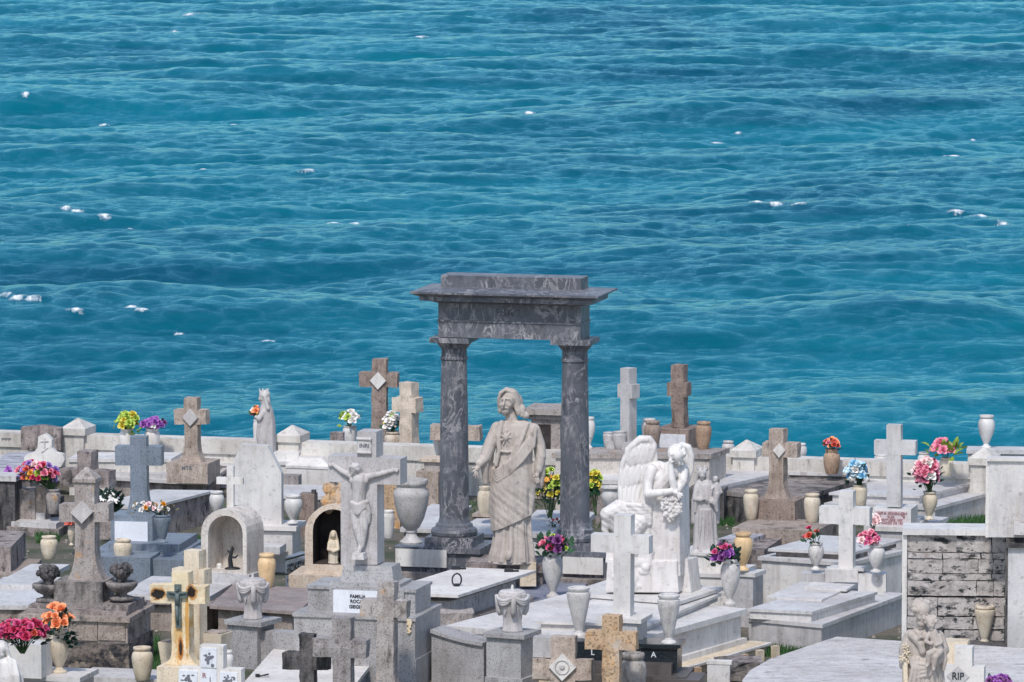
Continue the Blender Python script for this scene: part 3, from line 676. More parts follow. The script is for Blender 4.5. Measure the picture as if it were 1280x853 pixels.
# blue grey granite cross tomb (left)
BG = G('tomb', 'blue grey granite stepped tomb base with a white marble plaque, behind the masonry monument', 'tomb', 175, 742, .0, -10, 'stone tombs in rows')
BG.box('lower_box', 120, 188, None, 697, 0, 1.2, M['bluegran']); BG.slab('ledge', 112, 226, 690, .05, .5, 1.6, M['bluegran'])
BG.box('step', 132, 221, 700, 680, .56, 1.5, M['bluegran'], .012)
pl = BG.box('plinth', 133, 186, 684, 644, .8, 1.25, M['bluegran'], .01)
BG.box('plaque', 138, 180, 680.5, 652, .775, .81, M['plaque'], .003)
BG.box('side_box', 188.5, 230, None, 700, .12, 1.3, M['bluegran'])

# ------------------------------------------------------------ the marble portal
MO = G('marble_portal', 'dark veined marble portal of two columns and a heavy lintel over the robed statue', 'monument', 640, 690, .45, -14)
LP, RP = 567.5, 718.5
D0, D1 = .0, .44
def column(cx, yb, yt):
    c = MO.L(cx, yb, .22); top = MO.L(cx, yt, .22); H = top.z - c.z; k = MO.s
    pl_ = B(); w_ = 31 * k; box(pl_, -w_, w_, -.26, .26, 0, .12)
    o = part('column_plinth', pl_, M['darkmarble'], MO.t, .012, loc=c)
    prof = [(0, .121), (28 * k, .121), (29 * k, .14), (29.5 * k, .17), (28 * k, .20), (25 * k, .21), (23.5 * k, .225), (23 * k, .25), (20 * k, .27), (19 * k, .31)]
    for i in range(9):
        u = i / 8; prof.append(((18.6 - 2.6 * u ** 1.6) * k, .33 + (H - .33 - .27) * u))
    hz = H - .27
    prof += [(16.5 * k, hz + .005), (17.4 * k, hz + .015), (17.4 * k, hz + .035), (16 * k, hz + .045), (16 * k, hz + .13), (18 * k, hz + .15), (21.5 * k, hz + .19), (22.5 * k, hz + .205), (22.5 * k, hz + .21), (0, hz + .21)]
    b = B(); lathe(b, prof, 40); part('column', b, M['darkmarble'], MO.t, smooth=False, loc=c)
    me = MO.t.children[-1].data; me.polygons.foreach_set('use_smooth', [True] * len(me.polygons)); me.set_sharp_from_angle(angle=R(40))
    ab = B(); w_ = 24.5 * k / math.cos(MO.rz); box(ab, -w_, w_, -.235, .235, hz + .212, H)
    part('abacus', ab, M['darkmarble'], MO.t, .01, loc=c)
    return top.z
zt = column(LP, 682, 420)
zr = column(RP, 689, 424)
zt = (zt + zr) / 2
xa, xb = MO.L(548, 420, D0).x, MO.L(725, 420, D0).x
zA, zF, zC, zT = zt + .002, zt + .18, zt + .39, zt + .54
b = B(); box(b, xa, xb, D0, D1, zA, zF); part('architrave', b, M['darkmarble'], MO.t, .006)
b = B(); box(b, xa - .012, xb + .012, D0 - .012, D1 + .012, zF, zF + .02); part('fillet', b, M['darkmarble'], MO.t, .004)
b = B(); box(b, xa, xb, D0, D1, zF + .02, zC); fr = part('frieze', b, M['darkmarble'], MO.t, .006)
lettering('FAMILIA', .09, M['darkmarble'], fr, (xa + xb) / 2 + .05, D0 - .002, zF + .11, .01)
b = B(); ov = .25
def rect(o): return [(xa - o, D0 - o), (xb + o, D0 - o), (xb + o, D1 + o), (xa - o, D1 + o)]
prism(b, rect(.02), zC + .002, zC + .035, rect(.10)); prism(b, rect(.17), zC + .036, zC + .085, rect(.175)); prism(b, rect(.185), zC + .086, zC + .12, rect(ov))
prism(b, rect(ov + .01), zC + .121, zC + .14, rect(ov + .012)); prism(b, rect(ov + .005), zC + .141, zC + .165, rect(.06))
part('cornice', b, M['darkmarble'], MO.t, .004)
b = B(); box(b, xa - .01, xb - .03, D0 + .16, D1 + .06, zC + .12, zC + .295); part('blocking_course', b, M['darkmarble'], MO.t, .01)
# piers of the portal
for x0, x1, ptop, px0, px1, py0, py1 in ((492, 600, 690, 494, 558, 709, 687), (690, 790, 696, 703, 753, 718, 697)):
    MO.slab('pier_cap', x0, x1, ptop - 5, .06, -.12, .62, M['darkmarble'], .008)
    zt_ = MO.L((x0 + x1) / 2, ptop - 5, -.12).z
    b = B(); xA, xB = MO.L(x0 + 3, 700, -.08).x, MO.L(x1 - 3, 700, -.08).x
    box(b, xA, xB, -.08, .6, -.45, zt_ - .062); part('pier', b, M['darkmarble'], MO.t, .008)
    MO.box('plaque', px0, px1, py0, py1, -.13, -.085, M['bright'], .005)
b = B(); box(b, MO.L(480, 700, -.2).x, MO.L(800, 700, -.2).x, -.24, .8, -.45, -.25); part('footing', b, M['dirty'], MO.t, .012)
h = G('statue_plinth', 'low mould stained stone plinth under the robed statue', 'plinth', 632, 716, .30, -6)
h.box('slab', 582, 682, 716, 706, 0, .75, M['moss'], .012); h.box('body', 588, 678, None, 716.5, .04, .7, M['dirty'], .01)

# ------------------------------------------------------------ crucifix monument
CX = G('crucifix_monument', 'tall pale granite crucifix on a stepped grey family tomb', 'crucifix', 445, 852, .06, -15)
CX.box('lower_block', 360, 520, None, 822, 0, 1.0, M['granite']); CX.box('middle_block', 367, 519, 822, 773, .02, .98, M['granite'])
CX.slab('middle_cap', 365, 520, 770, .035, .0, 1.0, M['granite'])
CX.box('upper_block', 384, 519, 770, 738, .22, .80, M['granite']); CX.slab('upper_cap', 382, 520, 735, .03, .2, .82, M['granite'])
CX.slab('step', 412, 500, 729, .05, .30, .74, M['granite']); CX.box('cross_base', 424, 492, 730, 708, .34, .70, M['granite'], .01, .03)
# the slightly lighter centre panel and plaque
CX.box('panel', 411, 505, 771, 737, .19, .225, M['granite'])
pq = CX.box('plaque', 416, 482, 768, 739, .17, .2, M['plaque'], .004)
for s_, x, y in (('FAMILIA', 447, 746.2), ('ROCAFORT', 452, 752.6), ('GEIGEL', 445, 759)):
    v = CX.L(x, y, .168); lettering(s_, CX.kz * 4.3, M['letter_dark'], pq, v.x, .167, v.z, .03, .95)
crossd = .40
pts = [(425, 706), (471, 706), (471, 606), (500, 607), (500, 575), (470, 573), (470, 541), (446, 540), (446, 571), (409, 570), (409, 602), (425, 603)]
CX.outline('cross', pts, crossd, crossd + .26, M['crucifix'], .01)
sg = CX.outline('inscription', [(446.5, 566), (463, 567), (463, 548.5), (446.5, 547.5)], crossd - .02, crossd + .01, M['statuegrey'], .006)
v = CX.L(455, 558, crossd - .022); lettering('INRI', CX.kz * 5, M['letter_grey'], sg, v.x, crossd - .022, v.z, .04, 1.0)
b = B(); cone(b, CX.L(445.5, 549, crossd - .02), CX.L(464, 550, crossd - .02), .017, .017, 10); cone(b, CX.L(445.5, 566, crossd - .02), CX.L(464, 567, crossd - .02), .014, .014, 10)
part('scroll', b, M['statuegrey'], CX.t)
b = B()
for k in range(10):
    v = CX.L(512 + rnd.uniform(-1.5, 1.5), 776 + k * 1.7, .0); sph(b, v, (.016 if k > 3 else .028, .003, .012), None, 8, 5)
part('rust_stain', b, M['rust'], CX.t)

# ------------------------------------------------------------ draped urn pedestals
h = G('pedestal', 'grey granite pedestal with a low side wall under the left draped urn', 'pedestal', 303, 836, .0, -28)
h.box('shaft', 284, 322, None, 783, 0, .35, M['granite']); h.slab('cap', 280, 327, 777, .05, -.04, .39, M['granite'])
b = B(); xw = h.L(322, 800, .1).x; box(b, xw + .002, xw + 1.0, .08, .28, 0, .40); part('side_wall', b, M['granite'], h.t, .01)
h = G('pedestal', 'grey granite pedestal with a curved coping wall under the right draped urn', 'pedestal', 632, 862, .0, -24)
h.box('shaft', 608, 651, None, 797, 0, .35, M['granite']); h.slab('cap', 604, 655, 793, .045, -.04, .4, M['granite'])
h.box('foot', 606, 653, 866, 848, -.03, .38, M['granite'])
a = h.L(607, 800, .1)
b = B(); L_ = a.x - h.L(541, 800, .1).x
prof = [(a.x - L_, -.0), (a.x - .003, 0), (a.x - .003, .42)] + [(a.x - L_ * u, .42 + .10 * u ** 1.6) for u in (.2, .4, .6, .8, 1)]
extr(b, prof, .06, .34); part('side_wall', b, M['granite'], h.t, .008)
b = B(); extr(b, [(a.x - .004, .423)] + [(a.x - L_ * u, .424 + .10 * u ** 1.6) for u in (.2, .4, .6, .8, 1)] + [(a.x - L_ * u, .46 + .10 * u ** 1.6) for u in (1, .8, .6, .4, .2)] + [(a.x - .004, .457)], .03, .38); part('coping', b, M['granite'], h.t, .004)

# ------------------------------------------------------------ niches
def niche(label, x0, x1, yt, yb, ix0, ix1, iyt, iyb, z, rz, mat, inner, depth, ped):
    n = G('arched_niche', label, 'niche', (x0 + x1) / 2, yb, z, rz, 'arched stone niches')
    def arch(a, b_, top, bot, m=12):
        hw = (b_ - a) / 2; cx = (a + b_) / 2; rise = hw * 1.02; spr = top + rise
        return [(a, bot), (b_, bot)] + [(cx + hw * math.cos(t_), spr - rise * math.sin(t_)) for t_ in [math.pi * i / m for i in range(m + 1)]]
    O = [n.xz(*p) for p in arch(x0, x1, yt, yb)]; I = [n.xz(*p) for p in arch(ix0, ix1, iyt, iyb)]
    O = [(x, max(z_, 0) if i > 1 else 0) for i, (x, z_) in enumerate(O)]; zi = n.L((ix0 + ix1) / 2, iyb).z
    I = [(x, z_ if i > 1 else zi) for i, (x, z_) in enumerate(I)]
    b = B(); m_ = len(O)
    fo = [b.verts.new((x, 0, z_)) for x, z_ in O]; fi = [b.verts.new((x, 0, z_)) for x, z_ in I]
    bo = [b.verts.new((x, depth, z_)) for x, z_ in O]; bi = [b.verts.new((x, depth - .08, z_)) for x, z_ in I]
    for i in range(m_):
        j = (i + 1) % m_
        b.faces.new((fo[i], fo[j], fi[j], fi[i])); b.faces.new((fo[j], fo[i], bo[i], bo[j]))
    b.faces.new(bo)
    part('arch', b, mat, n.t, 0)
    b = B()
    fi = [b.verts.new((x, .003, z_)) for x, z_ in I]; bi = [b.verts.new((x, depth - .06, z_)) for x, z_ in I]
    for i in range(m_):
        j = (i + 1) % m_; b.faces.new((fi[i], fi[j], bi[j], bi[i]))
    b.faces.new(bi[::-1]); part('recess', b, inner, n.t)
    return n
NA = niche('pale rounded niche with a small white cross on top, left of the tan niche', 251, 309, 637, 717, 260, 304, 645, 714, .50, -24, M['palestone'], M['palestone'], .42, None)
NA.box('sill', 257, 312, 731, 717.5, -.04, .45, M['grey'], .006); NA.box('base', 254, 314, None, 731.5, -.02, .46, M['masonry'], .012)
NB = niche('tan rounded niche with a dark inside sheltering a small saint figure', 381, 448, 632, 719, 391, 442, 637, 706, .50, -10, M['sand'], M['darkhollow'], .45, None)
NB.box('sill', 380, 450, 722, 716, -.02, .0, M['sand'], .006)
NB.box('base', 361, 455, None, 720, -.14, .6, M['sand'], .012)
b = B(); c = NB.L(421, 622, .25)
for k in range(16): sph(b, c + Vector((rnd.uniform(-.10, .10), rnd.uniform(-.04, .04), rnd.uniform(-.16, .10))), rnd.uniform(.05, .085), None, 8, 6)
rough(b, .03, 4); part('finial', b, M['ochre'], NB.t)
# ironwork by the niche
IW = G('iron_grille', 'black scrolled iron grille left of the tan niche', 'grille', 370, 717, .42, -20)
b = B()
for cx, cy, r in ((367, 708, 6), (377, 705, 6), (372, 712, 4), (362, 713, 4), (383, 710, 4)):
    tube(b, [IW.L(cx + r * (1 - k / 16) * math.cos(k * .7), cy + r * (1 - k / 16) * math.sin(k * .7), .0) for k in range(17)], .009, 6)
tube(b, [IW.L(357, 700, 0), IW.L(386, 692, 0)], .012, 6); tube(b, [IW.L(357, 718, 0), IW.L(386, 716, 0)], .012, 6)
part('scrolls', b, M['iron'], IW.t)
b = B(); box(b, IW.L(356, 700, .05).x, IW.L(388, 700, .05).x, .06, .5, -.4, .17); part('block', b, M['bluegran'], IW.t, .01)
# octagonal headstone and its plinth
h = G('headstone', 'tall pale grey marble headstone with clipped corners', 'headstone', 320, 657, .52, -10)
h.outline('slab', [(288, 656), (352, 657), (352, 592), (335, 558), (301, 556), (288, 588)], 0, .12, M['white'], .006)
h.box('plinth', 296, 366, None, 664, -.12, .35, M['white']); h.slab('plinth_cap', 292, 371, 658, .05, -.16, .4, M['bright'])
h.slab('lower_slab', 318, 352, 684, .08, -.55, -.2, M['greyslab'])
# mausoleum behind the robed statue
h = G('small_mausoleum', 'small brown stone shrine with a dark panel behind the robed statue', 'shrine', 680, 606, .15, -12)
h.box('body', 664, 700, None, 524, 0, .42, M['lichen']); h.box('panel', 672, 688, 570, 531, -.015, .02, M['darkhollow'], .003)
h.slab('cornice', 659, 703, 520, .05, -.04, .46, M['lichen']); h.slab('cap', 655, 705, 512, .075, -.09, .52, M['lichen'], .015)
h.box('base', 658, 705, None, 578, -.06, .48, M['masonry'])
h.slab('step', 650, 715, 604, .2, -.3, -.07, M['masonry'])
ph = h.box('photo_tile', 688, 701, 587, 564, -.09, -.062, M['photo'], .003)
# left of the statue: brick block
c = G('stone_block', 'small reddish block under the tan vase left of the robed statue', 'block', 604, 658, .2, -15)
c.box('body', 591, 618, None, 646, 0, .25, M['brown']); c.slab('cap', 590, 619, 643, .035, -.02, .27, M['tan'])
q0 = quad((560, 668), (615, 668), (650, 648), .30)
T22 = Tomb('pale slab tomb seen between the left column and the robed statue', q0); T22.add('slab', q0, .26, .30, M['greyslab']); T22.add('base', grow(q0, -.04), 0, .26, M['masonry'])
q0 = quad((640, 665), (715, 668), (745, 640), .42)
T23 = Tomb('white slab tomb behind the robed statue by the yellow flowers', q0); T23.add('slab', q0, .36, .42, M['greyslab']); T23.add('base', grow(q0, -.04), 0, .36, M['white'])
q0 = quad((500, 660), (552, 662), (590, 632), .30)
T24 = Tomb('pale slab tomb between the big marble urn and the left column', q0); T24.add('slab', q0, .25, .30, M['greyslab']); T24.add('base', grow(q0, -.04), 0, .25, M['dirty'])
c = G('stone_block', 'ochre stone block behind the big marble urn', 'block', 490, 640, .2, -15)
c.box('body', 478, 500, None, 606, 0, .25, M['ochre'], .015)
c = G('stone_block', 'row of broken tan blocks left of the left column behind the big urn', 'block', 537, 625, .1, -15)
c.box('body', 520, 548, None, 590, 0, .3, M['tan'], .015); c.box('upper_block', 530, 556, 591, 575, .1, .35, M['lichen'], .015); c.slab('cap', 524, 560, 574, .04, .06, .4, M['sand'])
c = G('stone_block', 'small concrete block left of the ridged white tomb', 'block', 362, 606, .2, -10)
c.box('body', 352, 373, None, 595, 0, .2, M['cinder'], .01)
c = G('stone_block', 'stained brown concrete post beside the white urn right of the headstone', 'block', 384, 645, .25, -10)
c.box('body', 374, 393, None, 618, 0, .2, M['brown'], .01); c.box('stub', 389, 394, 618, 613, .05, .12, M['dirty'], .006)
c = G('stone_block', 'weathered pale blocks under the red and pink bouquet at left', 'block', 35, 640, .25, -12)
c.box('body', 20, 44, None, 612, 0, .25, M['lichen'], .012); c.box('body', 44.5, 57, None, 608, .03, .25, M['tan'], .012)
c.box('back_slab', 20, 72, None, 622, .255, .5, M['blackmoss'], .012)
# mossy block headstone and white stepped marker, far left
h = G('headstone', 'broad mossy grey headstone in front of the sea wall', 'headstone', 50, 564, .42, -6)
h.outline('slab', [(26, 563), (76, 563), (76, 536), (52, 532.5), (26, 535)], 0, .16, M['moss'], .01)
h = G('grave_marker', 'white stepped gothic marker below the mossy headstone', 'marker', 56, 586, .36, -10)
h.outline('slab', [(30, 584), (76, 584), (81, 575), (79, 568), (70, 566), (65, 560), (65, 550), (60, 545), (56, 543), (48, 546), (47, 560), (42, 566), (34, 568), (30, 572)], 0, .1, M['bright'], .01)
b = B()
for x0, y0, x1, y1, r in ((56, 548, 56, 560, .011), (51, 552, 61, 552, .010), (52, 566, 60, 560, .008)): cone(b, h.L(x0, y0, -.002), h.L(x1, y1, -.002), r, r, 8)
part('carved_cross', b, M['statuegrey'], h.t)

# ------------------------------------------------------------ masonry monument with the tall cross (left)
MM = G('masonry_monument', 'old grey masonry monument with a flared cross and two carved urns', 'monument', 118, 842, .0, -12)
MM.box('lower_course', 24, 162, None, 803, .0, .95, M['masonrydark'], .02); MM.box('upper_course', 26, 160, 803.5, 776, .02, .93, M['masonry'], .02)
for x in (70, 107, 142): MM.box('facing_block', x - 19, x + 15, 801, 777.5, .0, .03, M['masonry'], .012)
MM.slab('ledge', 22, 163, 771, .05, -.03, .98, M['masonry'], .012)
MM.slab('step', 30, 158, 764, .05, .08, .9, M['moss'], .012); 
MM.box('pedestal', 65, 127, 770, 728, .28, .72, M['dirty'], .012)
MM.slab('side_ledge', 122, 160, 757, .06, .16, .8, M['moss'], .012); MM.slab('side_ledge', 34, 68, 757, .06, .16, .8, M['moss'], .012)
d = .42; W_ = .2
fl = lambda t_: t_ ** 2.2
pts = [(80, 727), (127, 727)]
for k in range(9): u = k / 8; pts.append((127 - 11 * (1 - (1 - u) ** 2.2), 727 - 42 * u))
pts += [(116, 653), (134, 653), (134, 631), (116, 631), (116, 603), (91, 603), (91, 631), (71, 631), (71, 653), (91, 653)]
pts += [(80 + 11 * (1 - (1 - u) ** 2.2), 727 - 42 * u) for u in [1 - k / 8 for k in range(8)]]
MM.outline('cross', pts, d, d + W_, M['lichen'], .012)
a = MM.L(90, 603, d); e = MM.L(117, 603, d)
b = B(); prism(b, [(a.x - .01, d - .02), (e.x + .01, d - .02), (e.x + .01, d + W_ + .02), (a.x - .01, d + W_ + .02)], a.z, a.z + .035)
prism(b, [(a.x - .01, d - .02), (e.x + .01, d - .02), (e.x + .01, d + W_ + .02), (a.x - .01, d + W_ + .02)], a.z + .035, a.z + .15, [((a.x + e.x) / 2 - .01, d + W_ / 2 - .01), ((a.x + e.x) / 2 + .01, d + W_ / 2 - .01), ((a.x + e.x) / 2 + .01, d + W_ / 2 + .01), ((a.x + e.x) / 2 - .01, d + W_ / 2 + .01)])
part('cap', b, M['lichen'], MM.t, .006)
MM.outline('diamond', [(100, 655), (114, 641), (100, 627), (86, 641)], d - .06, d + .01, M['statuegrey'], .006)
for cx, cy in ((57, 752), (150, 750)):
    c = MM.L(cx, cy, .42); k = MM.s
    b = B(); lathe(b, [(0, 0), (.13, 0), (.13, .03), (.06, .05), (.055, .07), (.12, .10), (.165, .15), (.17, .18), (.165, .19), (.1, .185), (0, .185)], 28)
    u_ = part('carved_urn', b, M['dirty'], MM.t, smooth=True, loc=c)
    b = B()
    for q_ in range(46):
        th, ph_ = rnd.uniform(0, 6.28), math.acos(rnd.uniform(-.2, 1)); sph(b, Vector((.105 * math.sin(ph_) * math.cos(th), .105 * math.sin(ph_) * math.sin(th), .30 + .075 * math.cos(ph_))), rnd.uniform(.022, .034), None, 6, 5)
    sph(b, Vector((0, 0, .29)), (.1, .1, .075)); cone(b, (0, 0, .18), (0, 0, .26), .05, .07)
    part('carved_flowers', b, M['blackmoss'], u_)

# ------------------------------------------------------------ right hand brick wall, panels
BW = G('brick_wall', 'white stone block wall streaked with black mould at right', 'wall', 1194, 812, .10, -4)
xL, xR = BW.L(1134, 700, 0).x, BW.L(1255, 700, 0).x; zB, zTp = BW.L(1194, 813, 0).z, BW.L(1194, 669.5, 0).z
b = B(); box(b, xL, xR, .03, .4, -.1, zTp - .002); part('mortar_core', b, M['grimejoint'], BW.t, .004)
courses = [(669.5, 691, [1134, 1195, 1238, 1255]), (692.5, 699, [1134, 1177, 1225, 1239, 1255]), (700.5, 717, [1134, 1178, 1222, 1240, 1255]), (718.5, 726, [1134, 1178, 1238, 1255]),
           (727.5, 745, [1134, 1220, 1241, 1255]), (748, 770, [1134, 1172, 1241, 1255]), (772, 786, [1134, 1216, 1255]), (788, 803, [1134, 1180, 1230, 1255])]
for y0, y1, xs in courses:
    for x0, x1 in zip(xs, xs[1:]):
        ya, yb = BW.L(1194, y1, 0).z, BW.L(1194, y0, 0).z
        b = B(); box(b, BW.L(x0 + .4, 700, 0).x, BW.L(x1 - .4, 700, 0).x, rnd.uniform(-.018, .006), .029, ya - .002, yb + .003); bmesh.ops.subdivide_edges(b, edges=b.edges[:], cuts=6, use_grid_fill=True); rough(b, .009, x0); part('block', b, M['grime'], BW.t, .0)
b = B(); box(b, xL - .05, xR - .12, -.06, .44, zTp, zTp + .06); part('coping', b, M['white'], BW.t, .006)
b = B(); box(b, xL - .055, xL - .004, -.02, .42, -.1, zTp - .003); part('edge_strip', b, M['bright'], BW.t, .006)
h = G('marble_stele', 'upright white marble slab above the streaked block wall at the right edge', 'stele', 1262, 672, 1.35, -4)
hz = P(1262, 672, 1.35)
h.box('slab', 1236, 1300, 672, 576, 0, .12, M['white'], .006); h.slab('cap', 1233, 1302, 574, .03, -.03, .16, M['bright'])
h.box('edge', 1232, 1236, 672, 578, .01, .13, M['bright'], .004); h.box('carved_block', 1266, 1300, 669, 654, -.12, -.005, M['statuegrey'], .01); h.box('carved_relief', 1273, 1300, 653, 616, -.09, -.005, M['statuegrey'], .02)
h.box('support', 1258, 1300, None, 673, .01, .3, M['blackmoss'])
h = G('grey_panel', 'plain upright grey slab at the right edge below the marble panel', 'panel', 1270, 814, .10, -4)
h.box('slab', 1256, 1310, None, 684, -.35, -.1, M['greyslab'], .006); h.slab('dark_cap', 1252, 1310, 681, .05, -.4, -.05, M['blackmoss'])
h = G('stone_ledge', 'dark wet ledge at the foot of the streaked block wall', 'ledge', 1200, 812, .10, -4)
h.box('body', 1200, 1258, None, 806, -.3, -.02, M['blackmoss'])
# planter stand bottom left
h = G('stone_ledge', 'pale marble ledge at the bottom left carrying the planter and orange rose vase', 'ledge', 60, 872, .0, -15)
h.box('body', 26, 98, None, 851, 0, .5, M['grey']); h.slab('top_slab', 22, 101, 846, .05, -.04, .55, M['white'])
LEDGEZ = h.L(60, 846, -.04).z
q0 = quad((100, 846), (200, 850), (215, 838), .10)
T25 = Tomb('low pale slab under the white jar at the bottom left', q0); T25.add('slab', q0, 0, .10, M['greyslab'])
# ------------------------------------------------------------ crosses
GC = 'stone grave crosses'
def cross(label, px, py, z, x0, x1, yt, ya, yb, sw, t, rz, mat, flare=None, name='grave_cross', cat='cross', bev=.01, make=True):
    """px, py: foot of the front face; x0-x1 span of the arms; yt top; ya-yb arm band; sw shaft width (pixels)"""
    g = G(name, label, cat, px, py, z, rz, GC)
    h = sw / 2; cx = px; x1 -= min(t * math.sin(-g.rz) / g.s * .9, .42 * (x1 - px - h))
    pts = []
    if flare:
        fw, fh = flare
        fy = [(h + (fw / 2 - h) * (1 - k / 6) ** 2.0, py - fh * k / 6) for k in range(7)]
        pts = [(cx + a, b) for a, b in fy]
    else: pts = [(cx + h, py)]
    top = [(cx + h, yb), (x1, yb), (x1, ya), (cx + h, ya), (cx + h, yt), (cx - h, yt), (cx - h, ya), (x0, ya), (x0, yb), (cx - h, yb)]
    left = [(2 * cx - a, b) for a, b in reversed(pts)]
    # straight level edges: take the heights at the axis so that the cross stands true
    out = []
    for x, y in pts + top + left:
        X = (x - g.px) * g.kx; out.append((X, (g.py - y) * g.kz))
    b = B(); extr(b, out, 0, t)
    ed = [e for e in b.edges if e.calc_face_angle(0) > .5]
    bmesh.ops.bevel(b, geom=ed, offset=bev, segments=2, affect='EDGES', clamp_overlap=True)
    if mat in [M[k] for k in ('moss', 'tan', 'brown', 'lichen', 'ochre', 'cinder', 'blackmoss', 'sand', 'rust')]:
        bmesh.ops.triangulate(b, faces=b.faces[:]); 
        for it in range(3): bmesh.ops.subdivide_edges(b, edges=[e for e in b.edges if e.calc_length() > .07], cuts=1); bmesh.ops.triangulate(b, faces=b.faces[:])
        rough(b, .011, px)
    part('cross', b, mat, g.t, 0)
    g.t.rotation_euler = (rnd.uniform(-.006, .006), rnd.uniform(-.012, .012), g.t.rotation_euler.z)
    return g
def diamond(g, cx, cy, r, mat, d=-.03, name='diamond', ry=None):
    ry = ry or r
    X, Z = (cx - g.px) * g.kx, (g.py - cy) * g.kz
    a, c = r * g.kx, ry * g.kz
    b = B(); extr(b, [(X, Z - c), (X + a, Z), (X, Z + c), (X - a, Z)], d, .005); return part(name, b, mat, g.t, .005)

g = cross('mossy pink grey cross behind the flared cross of the masonry monument', 106, 645, .12, 75, 144, 565, 588, 610, 18, .2, -22, M['moss'])
g = cross('blue grey granite cross with a flared foot standing on its plinth', 168, 643, .0, 141, 197, 554, 565, 587, 19, .18, -6, M['bluegran'], (30, 30))
pt = BG.L(168, 643, .93); g.t.location = BG.t.matrix_basis @ pt; g.t.location.z = BG.L(160, 644, .8).z + .001
g = cross('pale tan cross with a white diamond at the far left by the sea', 239, 578, .52, 218, 262, 498, 513, 531, 16.5, .16, -14, M['tan'], (28, 22))
diamond(g, 239, 522, 10, M['statuegrey'], ry=11)
bx = lambda g, n, x0, x1, y0, y1, d0, d1, m, bev=.01: part(n, box(B(), (x0 - g.px) * g.kx, (x1 - g.px) * g.kx, d0, d1, (g.py - y0) * g.kz, (g.py - y1) * g.kz), m, g.t, bev)
bs = bx(g, 'base', 211, 263, 603, 578.2, -.12, .42, M['tan'])
v = ((237 - g.px) * g.kx, -.122, (g.py - 584) * g.kz); lettering('MTR', g.kz * 5, M['letter_grey'], bs, *v, .02)
g = cross('tall brown weathered cross with a white diamond left of the portal', 473, 566, .30, 448, 498, 450, 467, 484, 18, .18, -8, M['brown'], (34, 42))
diamond(g, 472, 476, 10, M['bright'], ry=11)
g = cross('yellowish sandstone cross beside the left column', 507, 573, .35, 490, 524, 479, 498, 516, 15, .18, -30, M['sand'], (26, 26))
bx(g, 'base', 489, 530, 600, 573.2, -.12, .4, M['sand']); 
g = cross('small dark and tan broken cross left of the crucifix top', 421, 578, .28, 397, 445, 541, 557, 573, 16, .14, -8, M['moss'])
bx(g, 'inlay', 412, 424, 573, 558, -.012, .01, M['grey'], .003)
g = cross('pale grey stone cross mostly hidden behind the left column', 570, 585, .45, 537, 602, 515, 533, 551, 20, .2, -10, M['tan'])
g = cross('slim pale grey cross on the long stone tomb right of the portal', 781, 561, .80, 772, 793, 461, 481, 498, 11, .15, -38, M['grey'])
bx(g, 'base', 764, 792, 561, 552, -.1, .28, M['grey'])
g = cross('dark brown streaked cross with a pale right side on the long stone tomb', 847, 535, .98, 834, 861, 457, 479, 496, 15, .16, -22, M['brown'])
bb = bx(g, 'base', 823, 866, 562.5, 535.2, -.16, .38, M['brown']); bx(g, 'plaque', 823, 863, 562, 541, -.185, -.159, M['plaque'], .004)
g = cross('tan weathered cross with a white diamond and flared foot on a stained plinth', 970, 624, .53, 953, 1001, 537, 554, 572, 17.5, .17, -20, M['tan'], (30, 26))
diamond(g, 974.5, 563, 7.2, M['bright'], ry=9)
bx(g, 'plinth', 947, 997, 653, 624.2, -.13, .36, M['brown'])
g = cross('tall grey granite cross above the pink lettered plaque', 1117, 634, .84, 1093, 1147, 532, 551.5, 569, 17.5, .13, -14, M['greyslab'])
g = cross('plain white cross rising from marble blocks between two flower vases', 1057, 713, .56, 1024, 1090, 615, 635, 656, 17.5, .16, -14, M['white'])
bx(g, 'foot', 1036, 1080, 713, 710, -.04, .2, M['white'])
g = cross('pale blue white granite cross in front of the weeping angel', 777, 771, .74, 738, 815, 645, 670, 692, 21, .16, -16, M['white'])
bx(g, 'pedestal_cap', 752, 806, 776, 770.8, -.15, .30, M['bright'], .006); bx(g, 'pedestal', 757, 800, 800, 776.2, -.12, .28, M['grey'])
# small white cross on the pale niche
c = NA.L(287, 638, .2)
g = cross('little plain white cross on top of the pale rounded niche', 287, 638, .5, 271, 303, 587, 600, 608, 8, .06, -10, M['bright'])
g.t.location = NA.t.matrix_basis @ c
# front row
g = cross('rust stained yellow cross carrying a weathered bronze crucifix', 226, 832, .42, 188, 262, 716, 733, 755, 22, .17, -14, M['rust'], (42, 16))
b = B(); X = lambda x: (x - g.px) * g.kx; Z = lambda y: (g.py - y) * g.kz
extr(b, [(X(x), Z(y)) for x, y in ((221, 785), (228, 785), (228, 748), (236, 747), (236, 740), (228, 740), (228, 731), (220, 731), (220, 740), (210, 740), (210, 748), (220, 748))], -.03, -.001)
cz = part('bronze_crucifix', b, M['bronze'], g.t, .006)
b = B(); sph(b, (X(224), -.045, Z(737)), (.018, .018, .026)); cone(b, (X(224), -.04, Z(742)), (X(224), -.04, Z(757)), .026, .018); cone(b, (X(223), -.04, Z(757)), (X(224), -.04, Z(780)), .02, .01)
for s_ in (-1, 1): cone(b, (X(224), -.04, Z(742)), (X(224 + 11 * s_), -.036, Z(741)), .013, .009)
part('bronze_figure', b, M['bronze'], cz, smooth=True)
bx(g, 'base', 200, 252, 880, 832.2, -.12, .35, M['cream'])
g = cross('pale cream cross standing close behind the rust stained cross', 241, 850, .12, 216, 262, 690, 713, 732, 19, .17, -24, M['cream'], (30, 40))
g = cross('small white cross with picture plaques and red letters at the bottom left', 264, 891, .0, 223, 305, 808, 836, 860, 30, .15, -12, M['bright'])
